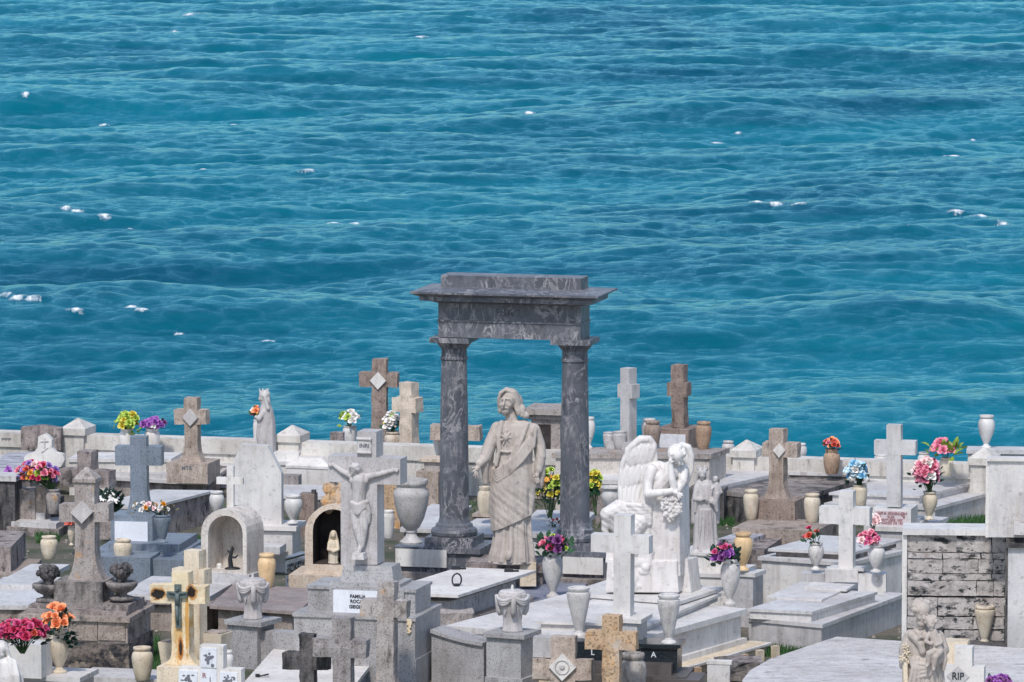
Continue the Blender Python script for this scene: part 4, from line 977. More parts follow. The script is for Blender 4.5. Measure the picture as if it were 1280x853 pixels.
for x0, x1, y0, y1, mm in ((251, 271, 835, 811, 'plaque'), (223, 247, 858, 840, 'plaque'), (251, 271, 858, 837, 'plaque'), (275, 297, 858, 840, 'plaque')):
    pq = bx(g, 'plaque', x0, x1, y0, y1, -.012, .004, M['plaque'], .002)
    if x0 == 251 and y0 == 858:
        lettering('R', g.kz * 6, M['letter_red'], pq, (255.5 - g.px) * g.kx, -.015, (g.py - 845) * g.kz, .02); lettering('I', g.kz * 6, M['letter_grey'], pq, (263 - g.px) * g.kx, -.015, (g.py - 850) * g.kz, .02)
    else:
        b = B()
        for k in range(16):
            xx, yy = (x0 + x1) / 2 + rnd.gauss(0, .14) * (x1 - x0), (y0 + y1) / 2 + rnd.gauss(0, .15) * (y0 - y1)
            sph(b, ((xx - g.px) * g.kx, -.012, (g.py - yy) * g.kz), (rnd.uniform(.012, .026), .003, rnd.uniform(.008, .022)), None, 7, 4)
        part('relief', b, M['letter_grey'], pq)
g = cross('plain rough grey concrete cross at the bottom edge, in front of the white slab', 427, 905, .0, 391, 462, 774, 800, 823, 23, .15, -14, M['cinder'])
g = cross('dark mould streaked cross left of the plain rough grey concrete cross', 384, 900, .0, 354, 414, 794, 817, 838, 18, .14, -12, M['blackmoss'])
g = cross('grey lichen spotted cross with a broad flared foot by the family tomb', 481, 877, .0, 449, 512, 729, 752, 773, 21, .17, -14, M['lichen'], (44, 40))
g = cross('ochre lichen covered cross in front of the black granite tomb', 763, 900, .0, 731, 798, 771, 791, 813, 21, .15, -14, M['ochre'])
g = cross('stubby speckled tan cross with a white ornamented diamond at the bottom edge', 703, 890, .0, 665, 742, 797, 825, 850, 30, .15, -10, M['tan'])
dm = diamond(g, 703, 834, 17, M['bright'], -.035, ry=17)
b = B(); pts = [((703 - g.px) * g.kx + .07 * math.cos(a), -.037, (g.py - 834) * g.kz + .07 * math.sin(a)) for a in [k * 2 * math.pi / 20 for k in range(21)]]
tube(b, pts, .007, 6); sph(b, ((703 - g.px) * g.kx, -.037, (g.py - 834) * g.kz), (.03, .012, .03)); part('rosette', b, M['statuegrey'], dm)
pl_ = bx(g, 'pale_panel', 665, 689, 824, 799, .03, .16, M['grey'])
g = cross('white cross marked RIP in a grey diamond at the bottom right', 1203, 890, .32, 1175, 1232, 810, 834, 862, 22, .16, -10, M['bright'])
dm = diamond(g, 1197, 846, 14, M['grey'], -.01, ry=13)
lettering('RIP', g.kz * 9, M['letter_dark'], dm, (1197 - g.px) * g.kx, -.013, (g.py - 846) * g.kz, .02, .9)
c = G('stone_block', 'tan stone block behind the white cross marked RIP', 'block', 1195, 830, .3, -10); c.box('body', 1180, 1209, 835, 803, 0, .25, M['cream'], .012)

# ------------------------------------------------------------ vases
PR = {
 'urn': ([(0, 0), (.62, 0), (.64, .025), (.6, .055), (.36, .085), (.29, .13)], [(.29, .13), (.52, .25), (.8, .42), (.96, .58), (1, .7), (.95, .8), (.8, .875), (.7, .905)], [(.7, .905), (.82, .93), (.86, .96), (.82, 1), (.64, 1), (.58, .93), (.5, .8), (0, .78)]),
 'cup': ([(0, 0), (.66, 0), (.68, .03), (.6, .06), (.36, .085), (.33, .13)], [(.33, .13), (.48, .24), (.72, .5), (.93, .74), (1, .84), (.97, .885), (.8, .905)], [(.8, .905), (.86, .925), (.94, .945), (.93, .985), (.8, 1), (.66, .99), (.6, .9), (0, .85)]),
 'jar': (None, [(0, 0), (.58, 0), (.66, .03), (.85, .3), (.98, .58), (1, .7), (.92, .82), (.74, .875)], [(.74, .875), (.74, .9), (.83, .92), (.85, .98), (.8, 1), (.64, 1), (.56, .93), (.5, .8), (0, .78)]),
 'pot': (None, [(0, 0), (.7, 0), (.76, .03), (.9, .4), (1, .75), (1, .82), (.9, .9)], [(.9, .9), (.88, .92), (.92, .94), (.92, 1), (.72, 1), (.66, .92), (0, .85)]),
 'wide': ([(0, 0), (.5, 0), (.52, .04), (.4, .08), (.3, .12), (.3, .2)], [(.3, .2), (.55, .3), (.85, .55), (.95, .7), (.8, .82), (.74, .87)], [(.74, .87), (.9, .92), (1, .95), (.98, 1), (.8, .99), (.7, .9), (0, .85)]),
 'big': ([(0, 0), (.6, 0), (.62, .03), (.5, .06), (.32, .12), (.28, .16), (.34, .18), (.34, .2), (.28, .215)], [(.28, .215), (.45, .25), (.72, .4), (.9, .58), (.98, .74), (1, .8), (.92, .83), (.84, .87), (.8, .9)], [(.8, .9), (.9, .93), (.94, .96), (.9, 1), (.7, 1), (.66, .92), (0, .88)]),
 'lobed': (None, [(0, 0), (.7, 0), (.8, .1), (.95, .35), (1, .6), (.92, .78), (.7, .86)], [(.7, .86), (.76, .9), (.78, 1), (.6, 1), (.5, .9), (0, .85)]),
}
VG = 'stone vases on the graves'
VN = {}
def vase(key, label, px, py, z, H, Rr, prof, mat, name='vase', loc=None, grp=VG):
    p0 = P(px, py, z) if loc is None else Vector(loc); s = mpp(p0); Rm = Rr * s; Hm = H * s / math.cos(dep(p0))
    if loc is None: p0 = p0 + Vector((0, Rm * .5, 0))
    t_ = thing(name, label, name if name != 'stone_urn' else 'urn', p0, rnd.uniform(-1, 1), grp)
    foot, body, rim = PR[prof]
    for nm, pf in (('foot', foot), ('body', body), ('rim', rim)):
        if not pf: continue
        b = B(); pp = [(r * Rm, h_ * Hm) for r, h_ in pf]
        lathe(b, pp, 32); me = mk(b, nm); me.polygons.foreach_set('use_smooth', [True] * len(me.polygons)); me.set_sharp_from_angle(angle=R(50))
        part(nm, me, mat, t_)
    t_.rotation_euler = (rnd.uniform(-.02, .02), rnd.uniform(-.025, .025), t_.rotation_euler.z)
    VN[key] = (p0 + Vector((0, 0, Hm)), s, Rm * rim[-3][0])
    return t_
W_, CV, WV, SV, MV = M['bright'], M['creamvase'], M['whitevase'], M['stainvase'], M['mossvase']
vase('a1', 'plain white jar of yellow and lime flowers by the sea wall', 158, 565, 0.47, 29, 9.5, 'jar', W_)
vase('a2', 'plain white jar of purple flowers by the sea wall', 190, 565, 0.47, 29, 9.7, 'jar', W_)
vase('a3', 'mouldy jar holding the red, pink and purple bouquet at left', 66, 643, .25, 31, 9.5, 'jar', M['lichen'])
vase('a4', 'brown stained cream jar beside the grass at left', 61, 700, .30, 29, 11, 'jar', CV)
vase('a5', 'plain cream jar right of the flared cross foot', 153, 706, .30, 31, 12, 'jar', CV)
vase('a6', 'small cream vase with red flowers left of the flared cross', 89, 682, .12, 24, 4.5, 'urn', CV)
vase('a7', 'blue grey granite planter of dried flowers on the stepped tomb base', 203, 679, .55, 35, 11, 'cup', M['bluegran'])
vase('a8', 'small white urn left of the tall headstone behind the pale niche', 271, 648, .40, 33, 9.5, 'urn', M['white'])
vase('a9', 'small white urn right of the tall clipped headstone', 366, 655, .56, 35, 11.5, 'urn', M['white'])
vase('a10', 'tall plain white jar of white orchids left of the crucifix top', 437, 561, .32, 28, 9, 'pot', W_)
vase('a11', 'banded tan urn of white and green flowers behind the crucifix arm', 491, 574, .30, 34, 11, 'urn', M['sand'])
vase('a12', 'very large marble urn between the crucifix and the left column', 514, 681, .62, 80, 22.5, 'big', M['lightgran'], 'stone_urn')
vase('a13', 'plain white vase half hidden beside the crucifix shaft', 485, 673, .55, 34, 8.5, 'pot', W_)
vase('a14', 'white urn finial peeping out left of the left column', 548, 577, .50, 42, 7, 'urn', WV)
vase('a15', 'brown jar resting behind the robed statue hand', 606, 643, .42, 34, 9.5, 'lobed', CV)
vase('a16', 'white marble vase of pink and purple roses before the right column', 691, 748, .20, 58, 13, 'urn', WV)
vase('a17', 'empty white marble vase left of the pale blue white cross', 724, 797, .50, 62, 15, 'cup', WV)
vase('a18', 'empty white marble vase on the black granite pedestal', 836, 803, .5, 62, 14.5, 'cup', WV, loc=P(836, 805, .545) + Vector((0, .0, 0)))
vase('a19', 'white marble vase of purple flowers on the angel tomb ledge', 912, 757, .50, 58, 12.5, 'urn', WV)
vase('a20', 'peach coloured alabaster vase on the square pedestal', 929, 714, .62, 47, 12, 'urn', M['peach'])
vase('a21', 'marbled white vase holding a few red roses', 1020, 713, .57, 34, 10, 'urn', WV)
vase('a22', 'smooth white vase of drooping pink blossoms', 1095, 716, .57, 34, 11, 'urn', M['white'])
vase('a23', 'cream vase of blue and white flowers behind the plain white cross', 1075, 635, .62, 28, 9.8, 'pot', CV)
vase('a24', 'cream vase of tall pink flowers on the low marble block', 1162, 650, .62, 35, 10, 'urn', CV)
vase('a25', 'stained round jar of pink hibiscus near the sea at right', 1183, 596, 0.5, 23, 9, 'jar', CV)
vase('a26', 'plain white jar under the left arm of the tall grey cross', 1102, 586, 0.46, 17, 9, 'pot', W_)
vase('a27', 'wide pale vase partly behind the tall pink flowers', 1155, 594, 0.5, 28, 8, 'urn', WV)
vase('a28', 'tall white vase on the wide grey block by the sea', 1233, 560, .0, 41, 10.5, 'urn', M['white'], loc=P(1233, 561, .655) + Vector((0, .05, 0)))
vase('a29', 'brown lumpy jar of coral roses on the narrow slab by the sea', 1040, 593, 0.46, 31, 10.5, 'lobed', SV)
vase('a30', 'white urn half hidden behind the tan diamond cross arm', 1001, 583, 0.46, 28, 8, 'urn', WV)
vase('a31', 'white jar with brown stained bottom at the end of the long stone tomb', 910, 578, 0.46, 26, 8, 'jar', WV)
vase('a32', 'rusty brown jar right of the dark brown streaked cross', 879, 562, .80, 34, 10.2, 'jar', SV)
vase('a33', 'dark brown jar left of the dark brown streaked cross', 815, 561, .80, 34, 11, 'jar', M['brown'])
vase('a34', 'white jar tucked behind the dark brown jar', 811, 557, .80, 33, 9.5, 'jar', WV)
vase('a35', 'left one of two small grey jars at the slim cross foot', 761, 560, .80, 19, 7.5, 'pot', M['grey'])
vase('a36', 'right one of two small grey jars at the slim cross foot', 775, 562, .80, 22, 9, 'pot', M['grey'])
vase('a37', 'white marble vase peeping out right of the right column', 736, 561, .80, 39, 7.5, 'urn', WV)
vase('a38', 'wide rimmed white urn behind the angel wing', 764, 647, .45, 38, 13, 'wide', WV)
vase('a39', 'tan jar left of the stained cross plinth', 939, 650, .30, 37, 9.8, 'jar', CV)
vase('a40', 'speckled brown jar right of the stained cross plinth', 1015, 654, .30, 36, 10.5, 'jar', CV)
vase('a41', 'tall cream vase on the dark ledge by the streaked block wall', 1231, 806, .17, 48, 13, 'cup', CV)
vase('a42', 'mould stained grey jar beside the ochre cross shaft', 791, 889, .0, 71, 17, 'jar', MV)
vase('a43', 'cream urn of orange roses on the bottom left ledge', 74, 842, .0, 53, 14.5, 'urn', CV, loc=P(74, 842, LEDGEZ) + Vector((0, .05, 0)))
vase('a44', 'plain cream jar alone at the bottom left beside the masonry monument', 178, 852, .10, 42, 13.5, 'jar', CV)
vase('a45', 'brown stained jar right of the pale niche', 333, 735, .42, 42, 11.5, 'jar', M['peach'])
vase('a46', 'white bulbous jar behind the small plaque cross', 284, 848, .2, 34, 8, 'jar', W_)
def planter(label, x0, x1, yt, yb, z, rz, mat):
    g = G('square_planter', label, 'planter', (x0 + x1) / 2, yb, z, rz, 'square tapered planters')
    hw = (x1 - x0) / 2 * g.kx; hh = (yb - yt) * g.kz
    b = B(); k = .72
    o = [(-hw, 0), (hw, 0), (hw, 2 * hw), (-hw, 2 * hw)]; i = [(-hw * k, hw * (1 - k)), (hw * k, hw * (1 - k)), (hw * k, hw * (1 + k)), (-hw * k, hw * (1 + k))]
    prism(b, i, 0, hh, o); part('pot', b, mat, g.t, .008)
    ii = [(x * .82, (y - hw) * .82 + hw) for x, y in o]
    b = B(); prism(b, ii, hh + .002, hh + .012); part('soil', b, M['masonry'], g.t)
planter('cream tapered planter left of the rust stained cross', 197, 221, 804, 836, .3, -25, M['cream'])
planter('smaller cream tapered planter right of the rust stained cross', 249, 277, 793, 828, .3, -25, M['creamvase'])
# draped urns: a fluted cup with hanging cloth
def draped(label, px, py, loc, H, Rr, s):
    t_ = thing('draped_urn', label, 'urn', loc, R(-20), 'draped stone urns on pedestals')
    Rm, Hm = Rr * s, H * s
    b = B(); lathe(b, [(0, 0), (.72 * Rm, 0), (.72 * Rm, .03 * Hm), (.66 * Rm, .10 * Hm), (.62 * Rm, .22 * Hm), (.68 * Rm, .38 * Hm), (.86 * Rm, .6 * Hm), (.97 * Rm, .82 * Hm), (.98 * Rm, .88 * Hm), (.9 * Rm, .93 * Hm), (0, .93 * Hm)], 48, lambda a, z: 1 + .035 * math.cos(8 * a))
    part('body', b, M['statuegrey'], t_, smooth=True)
    b = B(); lathe(b, [(0, .905 * Hm), (.86 * Rm, .905 * Hm), (.9 * Rm, .935 * Hm), (.8 * Rm, .965 * Hm), (.3 * Rm, .98 * Hm), (.1 * Rm, .985 * Hm), (.1 * Rm, 1.05 * Hm), (.05 * Rm, 1.1 * Hm), (0, 1.1 * Hm)], 32); part('lid', b, M['statuegrey'], t_, smooth=True)
    for k in range(4):
        a0 = k * math.pi / 2 + R(25); b = B()
        for q_ in range(3):
            pts = []
            for i in range(13):
                u = i / 12; a = a0 + u * math.pi / 2; sag = (.10 + .05 * q_) * math.sin(u * math.pi)
                r_ = Rm * (1.03 - .10 * sag * 2 + .01 * (2 - q_)); pts.append((r_ * math.cos(a), r_ * math.sin(a), Hm * (.86 - sag)))
            tube(b, pts, [.012 + .008 * math.sin(i / 12 * math.pi) for i in range(13)], 7)
        part('swag', b, M['statuegrey'], t_, smooth=True)
        b = B(); c_, s_ = math.cos(a0), math.sin(a0)
        tube(b, [(Rm * 1.0 * c_, Rm * 1.0 * s_, Hm * .87), (Rm * .99 * c_, Rm * .99 * s_, Hm * .7), (Rm * .9 * c_, Rm * .9 * s_, Hm * .5), (Rm * .8 * c_, Rm * .8 * s_, Hm * .38)], [.03, .028, .034, .02], 8); part('tassel_cloth', b, M['statuegrey'], t_, smooth=True)
    for k in range(4):
        a = k * math.pi / 2 + R(70); b = B()
        m_ = []
        for (aa, zz) in ((0, .40), (-.42, .66), (-.46, .80), (.46, .80), (.42, .66)):
            r_ = Rm * (.80 + .26 * max(0, (zz - .38) / .5)); m_.append(Vector((r_ * math.cos(a + aa), r_ * math.sin(a + aa), zz * Hm)))
        c_ = sum(m_, Vector()) / 5 * 1.0; c_ += Vector((math.cos(a), math.sin(a), 0)) * .02
        vs = [b.verts.new(p_) for p_ in m_]; vc = b.verts.new(c_); vi = b.verts.new(c_ - Vector((math.cos(a), math.sin(a), 0)) * .1)
        for i in range(5): b.faces.new((vs[i], vs[(i + 1) % 5], vc)); b.faces.new((vs[(i + 1) % 5], vs[i], vi))
        part('shield', b, M['statuegrey'], t_, .0)
for o_ in [o for o in COL.objects if o.name.startswith('pedestal') and o.parent is None and 'draped' in o.get('label', '')]:
    cap = [c for c in o_.children if c.name.startswith('cap')][0]
    bb = [o_.matrix_basis @ v.co for v in cap.data.vertices]; c = sum(bb, Vector()) / len(bb); c.z = max(v.z for v in bb)
    if 'left draped' in o_['label']: draped('draped stone urn with shields on the left granite pedestal', 0, 0, c, 52, 17.5, mpp(c))
    else: draped('draped stone urn with shields on the pedestal with a curved wall', 0, 0, c, 53, 18.5, mpp(c))

# ------------------------------------------------------------ flowers
def rose_mesh(r, n=13, seed=0, open_=1.0):
    rr_ = random.Random(seed); b = B()
    for k in range(n):
        lay = k / n; a = k * 2.4 + rr_.uniform(-.2, .2); tilt = (.15 + 1.15 * lay * open_); w_ = r * (.45 + .5 * lay); L_ = r * (.55 + .55 * lay)
        grid = []
        for i in range(4):
            u = i / 3; row = []
            for j in range(4):
                q_ = j / 3 - .5; wd = w_ * (math.sin(.5 + 2.3 * u) ** .8)
                out = r * .08 + L_ * (math.sin(tilt) * u + .18 * u * u * lay * open_); up = L_ * math.cos(tilt) * u - r * .18 * lay * u ** 3 + r * .15 * q_ * q_ * 4
                x, y = out - r * .3 * q_ * q_ * (1 - lay * .5) * 2, q_ * wd * 1.5
                row.append(b.verts.new((x * math.cos(a) - y * math.sin(a), x * math.sin(a) + y * math.cos(a), up + rr_.uniform(-.03, .03) * r)))
            grid.append(row)
        for i in range(3):
            for j in range(3): b.faces.new((grid[i][j], grid[i][j + 1], grid[i + 1][j + 1], grid[i + 1][j]))
    return mk(b, 'bloom', 0, True)
def daisy_mesh(r, seed=0):
    rr_ = random.Random(seed); b = B()
    for k in range(9):
        a = k * 2 * math.pi / 9; pts = [(.12, -.05, 0), (.55, -.2, .12), (.95, -.13, .05), (1, 0, .02), (.95, .13, .05), (.55, .2, .12), (.12, .05, 0)]
        b.faces.new([b.verts.new(((x * math.cos(a) - y * math.sin(a)) * r, (x * math.sin(a) + y * math.cos(a)) * r, z * r + rr_.uniform(0, .06) * r)) for x, y, z in pts])
    return mk(b, 'bloom', 0, False)
ROSE = {}
def bloom_me(kind, r, col, v):
    k = (kind, round(r, 3), col, v)
    if k not in ROSE:
        me = rose_mesh(r, 13 if r > .03 else 9, v, .8 if kind == 'rose' else 1.25) if kind != 'daisy' else daisy_mesh(r, v)
        me.materials.append(M['p_' + col] if ('p_' + col) in M else M[col]); ROSE[k] = me
    return ROSE[k]
def bouquet(label, key, x0, x1, y0, y1, spec, leaf='leaf', nleaf=40, leafsize=7, seed=1, droop=0, name='flower_bouquet', loc=None, s=None, cx=None, spots=None, hang=0):
    """x0-x1, y0-y1: outline of the bouquet in the photograph; spec: (colour, how many, radius in pixels, kind)"""
    r_ = random.Random(seed)
    if key: top, s, rin = VN[key]
    else: top, rin = Vector(loc), .05
    t_ = thing(name, label, 'flowers', top - Vector((0, 0, .05)), 0, 'bouquets in the grave vases')
    # photo -> local: vertical plane through the vase axis
    d_ = dep(top)
    def loc_(px, py, y=0):
        u = ray(px, py); k = (top.y + y) / u.y; w_ = u * k + cam.location
        return Vector((w_.x - t_.location.x, y, w_.z - t_.location.z))
    a, c = loc_(x0, y1), loc_(x1, y0); cx_, cz_ = (a.x + c.x) / 2, (a.z + c.z) / 2; hw, hh = (c.x - a.x) / 2, (c.z - a.z) / 2; dp = min(hw, hh * 1.2)
    bl, pts = [], []
    for (col, n, pr, kind) in spec:
        for k in range(n): bl.append((col, pr * s * (.75, .9, 1.05, 1.2)[r_.randrange(4)], kind))
    r_.shuffle(bl)
    n = len(bl)
    for i, (col, rad, kind) in enumerate(bl):
        if spots and i < len(spots): p_ = loc_(*spots[i]); p_.y = -dp * .5
        else:
            best = None
            for tr in range(14):
                th, ph = r_.uniform(0, 6.283), math.acos(r_.uniform(-.45, 1)); q_ = r_.uniform(.55, 1.04)
                p = Vector((cx_ + (hw - rad * .7) * q_ * math.sin(ph) * math.cos(th), dp * q_ * math.sin(ph) * math.sin(th), cz_ + hh * .15 + (hh * .85 - rad * .5) * q_ * math.cos(ph)))
                if p.y > dp * .35: continue
                m_ = min([(p - o).length for o in pts] or [9])
                if best is None or m_ > best[0]: best = (m_, p)
            p_ = best[1]
        pts.append(p_)
        nrm = (p_ - Vector((cx_, .0, cz_ - hh * .9))).normalized(); nrm = (nrm + Vector((0, -.55, .1)) + Vector((r_.uniform(-.3, .3), 0, r_.uniform(-.3, .3)))).normalized()
        o = bpy.data.objects.new('bloom', bloom_me(kind, rad, col, r_.randrange(3))); COL.objects.link(o); o.parent = t_
        o.location = p_; q = nrm.to_track_quat('Z', 'Y'); o.rotation_euler = q.to_euler()
    b = B(); base = Vector((0, 0, .03))
    for p_ in pts:
        m_ = base.lerp(p_, .5) + Vector((r_.uniform(-.01, .01), 0, .02)); tube(b, [base + Vector((r_.uniform(-.4, .4) * rin, r_.uniform(-.4, .4) * rin, -.02)), m_, p_], .004, 5)
    part('stems', b, M['stem'], t_)
    if nleaf:
        b = B()
        for k in range(nleaf):
            th, ph = r_.uniform(0, 6.283), math.acos(r_.uniform(-.7 - hang, .9)); q_ = r_.uniform(.5, 1.12)
            p = Vector((cx_ * .8 + hw * q_ * math.sin(ph) * math.cos(th), dp * .9 * q_ * math.sin(ph) * math.sin(th), cz_ + hh * q_ * math.cos(ph) * .9 - hh * (.12 + hang)))
            if hang and r_.random() < .3: p = Vector((r_.uniform(.2, 1) * hw, -dp * .5, cz_ - hh * r_.uniform(.6, 1.3)))
            dr = (p - Vector((cx_ * .3, 0, cz_ - hh))).normalized() + Vector((r_.uniform(-.5, .5), r_.uniform(-.5, .5), r_.uniform(-.5, .3)))
            m = dr.to_track_quat('Y', 'Z').to_matrix() @ Matrix.Rotation(r_.uniform(-.9, .9), 3, 'Y'); L_ = leafsize * s * r_.uniform(.6, 1.25)
            prof = [(0, 0), (.32, .28), (.36, .5), (.22, .8), (0, 1.05)]
            v0 = [b.verts.new(p + m @ Vector((0, y * L_, .10 * L_ * math.sin(y * 2)))) for x, y in prof]
            vl = [b.verts.new(p + m @ Vector((-x * L_, y * L_, .10 * L_ + .10 * L_ * math.sin(y * 2)))) for x, y in prof[1:-1]]
            vr = [b.verts.new(p + m @ Vector((x * L_, y * L_, .10 * L_ + .10 * L_ * math.sin(y * 2)))) for x, y in prof[1:-1]]
            for vs in (vl, vr):
                b.faces.new((v0[0], vs[0], v0[1])); b.faces.new((v0[1], vs[0], vs[1], v0[2])); b.faces.new((v0[2], vs[1], vs[2], v0[3])); b.faces.new((v0[3], vs[2], v0[4]))
        part('foliage', b, M[leaf], t_)
    return t_
bouquet('round bunch of lime green and yellow flowers above the sea wall', 'a1', 145, 175, 514, 543, [('yellow', 7, 4.5, 'open'), ('lime', 15, 5, 'open')], 'leaflime', 40, 6, 3, hang=.3)
bouquet('purple flowers with a few white ones above the sea wall', 'a2', 174, 208, 521, 541, [('purple', 15, 5, 'open'), ('plum', 5, 4, 'open'), ('white', 3, 4, 'open')], 'leafdeep', 12, 5, 4)
bouquet('large red, pink, purple and yellow bouquet at the left edge', 'a3', 18, 74, 576, 614, [('pink', 13, 5, 'rose'), ('red', 9, 4.5, 'rose'), ('palepink', 4, 6, 'open'), ('violet', 9, 5, 'open'), ('gold', 3, 4, 'open'), ('coral', 4, 4, 'rose'), ('lime', 4, 5, 'open')], 'leafdeep', 34, 6, 5)
bouquet('single purple orchid sprig at the left edge by the dark pillar', None, 3, 24, 582, 597, [('purple', 4, 4, 'open'), ('gold', 1, 3, 'open')], 'leafdeep', 4, 5, 6, loc=P(20, 612, .45), s=mpp(P(20, 612, .45)))
bouquet('white daisies among dark leaves beside the mossy pink grey cross', None, 118, 150, 608, 645, [('white', 6, 7.5, 'daisy')], 'leafdeep', 110, 10, 7, loc=P(134, 646, .35), s=mpp(P(134, 646, .35)))
bouquet('pale dried flowers in the blue grey granite planter', 'a7', 164, 214, 626, 648, [('white', 6, 4, 'open'), ('palepink', 5, 3.5, 'open'), ('gold', 3, 3, 'open')], 'leafdry', 34, 6, 8)
bouquet('tiny red flowers in the small cream vase', 'a6', 80, 95, 648, 660, [('coral', 6, 3.5, 'open')], 'leafdry', 5, 4, 9)
bouquet('white orchids with green leaves left of the crucifix top', 'a10', 424, 451, 512, 537, [('white', 7, 4.5, 'open'), ('lime', 3, 4.5, 'open')], 'leaflime', 16, 6, 10)
bouquet('white and lime flowers behind the right arm of the crucifix', 'a11', 479, 501, 515, 545, [('white', 7, 5, 'open'), ('lime', 3, 5, 'open'), ('paleyellow', 2, 4, 'open')], 'leaf', 22, 6, 11)
bouquet('pink and plum roses in the white vase before the right column', 'a16', 672, 714, 665, 702, [('hotpink', 4, 7, 'rose'), ('plum', 5, 6, 'rose'), ('pink', 2, 6, 'rose'), ('lime', 2, 4, 'open')], 'leaf', 80, 9, 12)
bouquet('purple roses and dark leaves on the angel tomb ledge', 'a19', 887, 922, 678, 713, [('purple', 4, 6.5, 'rose'), ('plum', 4, 6, 'rose'), ('hotpink', 3, 6, 'rose'), ('lime', 2, 5, 'open'), ('paleyellow', 1, 5, 'open')], 'leafdeep', 90, 9, 13)
bouquet('three small red roses in the marbled vase', 'a21', 1004, 1025, 658, 684, [('coral', 2, 6, 'rose'), ('red', 2, 4, 'rose')], 'leaf', 18, 7, 14)
bouquet('spray of drooping pink blossoms in the smooth white vase', 'a22', 1072, 1100, 662, 692, [('pink', 9, 4.5, 'open'), ('hotpink', 6, 4, 'open'), ('palepink', 5, 4, 'open')], 'leaf', 12, 6, 15)
bouquet('pink and white carnations lying at the foot of the pink plaque', None, 1076, 1104, 644, 660, [('palepink', 6, 5.5, 'rose'), ('white', 3, 5, 'rose')], 'leafdeep', 12, 6, 16, loc=P(1092, 660, .66), s=mpp(P(1092, 660, .66)))
bouquet('blue and white flowers behind the plain white cross', 'a23', 1056, 1086, 574, 612, [('paleblue', 10, 5.5, 'open'), ('blue', 10, 5, 'open'), ('white', 6, 5.5, 'open')], 'leafdeep', 40, 7, 17)
bouquet('tall bunch of pink flowers with white lilies below', 'a24', 1140, 1175, 570, 618, [('pink', 20, 5.5, 'open'), ('palepink', 7, 5.5, 'open'), ('hotpink', 5, 5, 'open'), ('white', 4, 6, 'open'), ('plum', 2, 5, 'open')], 'leafdeep', 40, 7, 18)
bouquet('pink hibiscus and lime leaves near the sea at right', 'a25', 1160, 1198, 550, 576, [('pink', 5, 8, 'open'), ('palepink', 1, 6, 'open')], 'leaflime', 34, 10, 19)
bouquet('coral and orange roses in the brown lumpy jar', 'a29', 1028, 1050, 548, 565, [('coral', 5, 5, 'rose'), ('orange', 3, 5, 'rose'), ('pink', 2, 4.5, 'rose')], 'leafdeep', 16, 6, 20)
bouquet('round peach orange roses with trailing ivy at the bottom left', 'a43', 52, 92, 756, 800, [('orange', 11, 7.5, 'rose')], 'leafdeep', 90, 9, 21, hang=.25)
bouquet('yellow and lime blossoms partly behind the right column', None, 668, 706, 584, 640, [('yellow', 5, 5, 'open'), ('paleyellow', 5, 5, 'open'), ('gold', 3, 5, 'daisy'), ('lime', 8, 5, 'open')], 'leaf', 90, 9, 22, loc=P(688, 648, .43), s=mpp(P(688, 648, .43)))
bouquet('yellow flowers right of the right column by the angel wing', None, 732, 754, 588, 632, [('yellow', 8, 5, 'open'), ('lime', 5, 5, 'open')], 'leaf', 40, 9, 23, loc=P(744, 640, .43), s=mpp(P(744, 640, .43)))
bouquet('cluster of small purple flowers at the bottom right edge', None, 1230, 1266, 842, 872, [('purple', 26, 4, 'open'), ('plum', 14, 4, 'open')], 'leafdeep', 20, 6, 24, loc=P(1248, 872, .31), s=mpp(P(1248, 872, .31)))
bouquet('small bunch of coloured flowers in front of the veiled statue', None, 314, 328, 507, 528, [('white', 3, 4, 'open'), ('orange', 2, 4, 'open'), ('yellow', 2, 3.5, 'open'), ('coral', 2, 3.5, 'open')], 'leaf', 14, 6, 25, loc=P(322, 562, .34) + Vector((0, 0, .28)), s=mpp(P(322, 562, .34)))
bouquet('little red and white trinket flowers at the statue side by the yellow blossoms', None, 682, 702, 648, 658, [('white', 4, 3.5, 'open'), ('coral', 4, 3, 'open')], 'leafdeep', 6, 4, 26, loc=P(692, 658, .43), s=mpp(P(692, 658, .43)))
vase('b1', 'short white vase under the flowers before the veiled statue', 322, 563, .34, 38, 6, 'pot', W_)
# planter box of red flowers, bottom left
g = G('planter_box', 'rectangular white marble planter box of red flowers at the bottom left', 'planter', 40, 848, LEDGEZ, -15)
o = g.box('box', 10, 52, 848, 806, 0, .34, M['white'])
g.t.location.z = LEDGEZ + .001
bouquet('low mass of crimson and pink flowers filling the marble planter box', None, -8, 62, 774, 812, [('red', 26, 6, 'rose'), ('hotpink', 14, 6, 'rose'), ('pink', 6, 5, 'rose'), ('coral', 4, 5, 'rose')], 'leafdeep', 90, 8, 27, loc=P(28, 812, LEDGEZ + .40), s=mpp(P(40, 840, LEDGEZ)))
# fallen twigs beside the granite pedestal
b = B(); rr_ = random.Random(3); c = P(352, 786, .15)
for k in range(40):
    p_ = Vector((rr_.uniform(-.14, .14), rr_.uniform(0, .3), rr_.uniform(0, .2))); d = Vector((rr_.uniform(-.1, .1), rr_.uniform(-.1, .1), rr_.uniform(-.12, .05)))
    tube(b, [p_, p_ + d * .6 + Vector((0, 0, .03)), p_ + d], .006, 5)
solo('dead_branches', b, M['leafdry'], 'tangle of dead plant stems under the brown slate slab', 'branches', c)
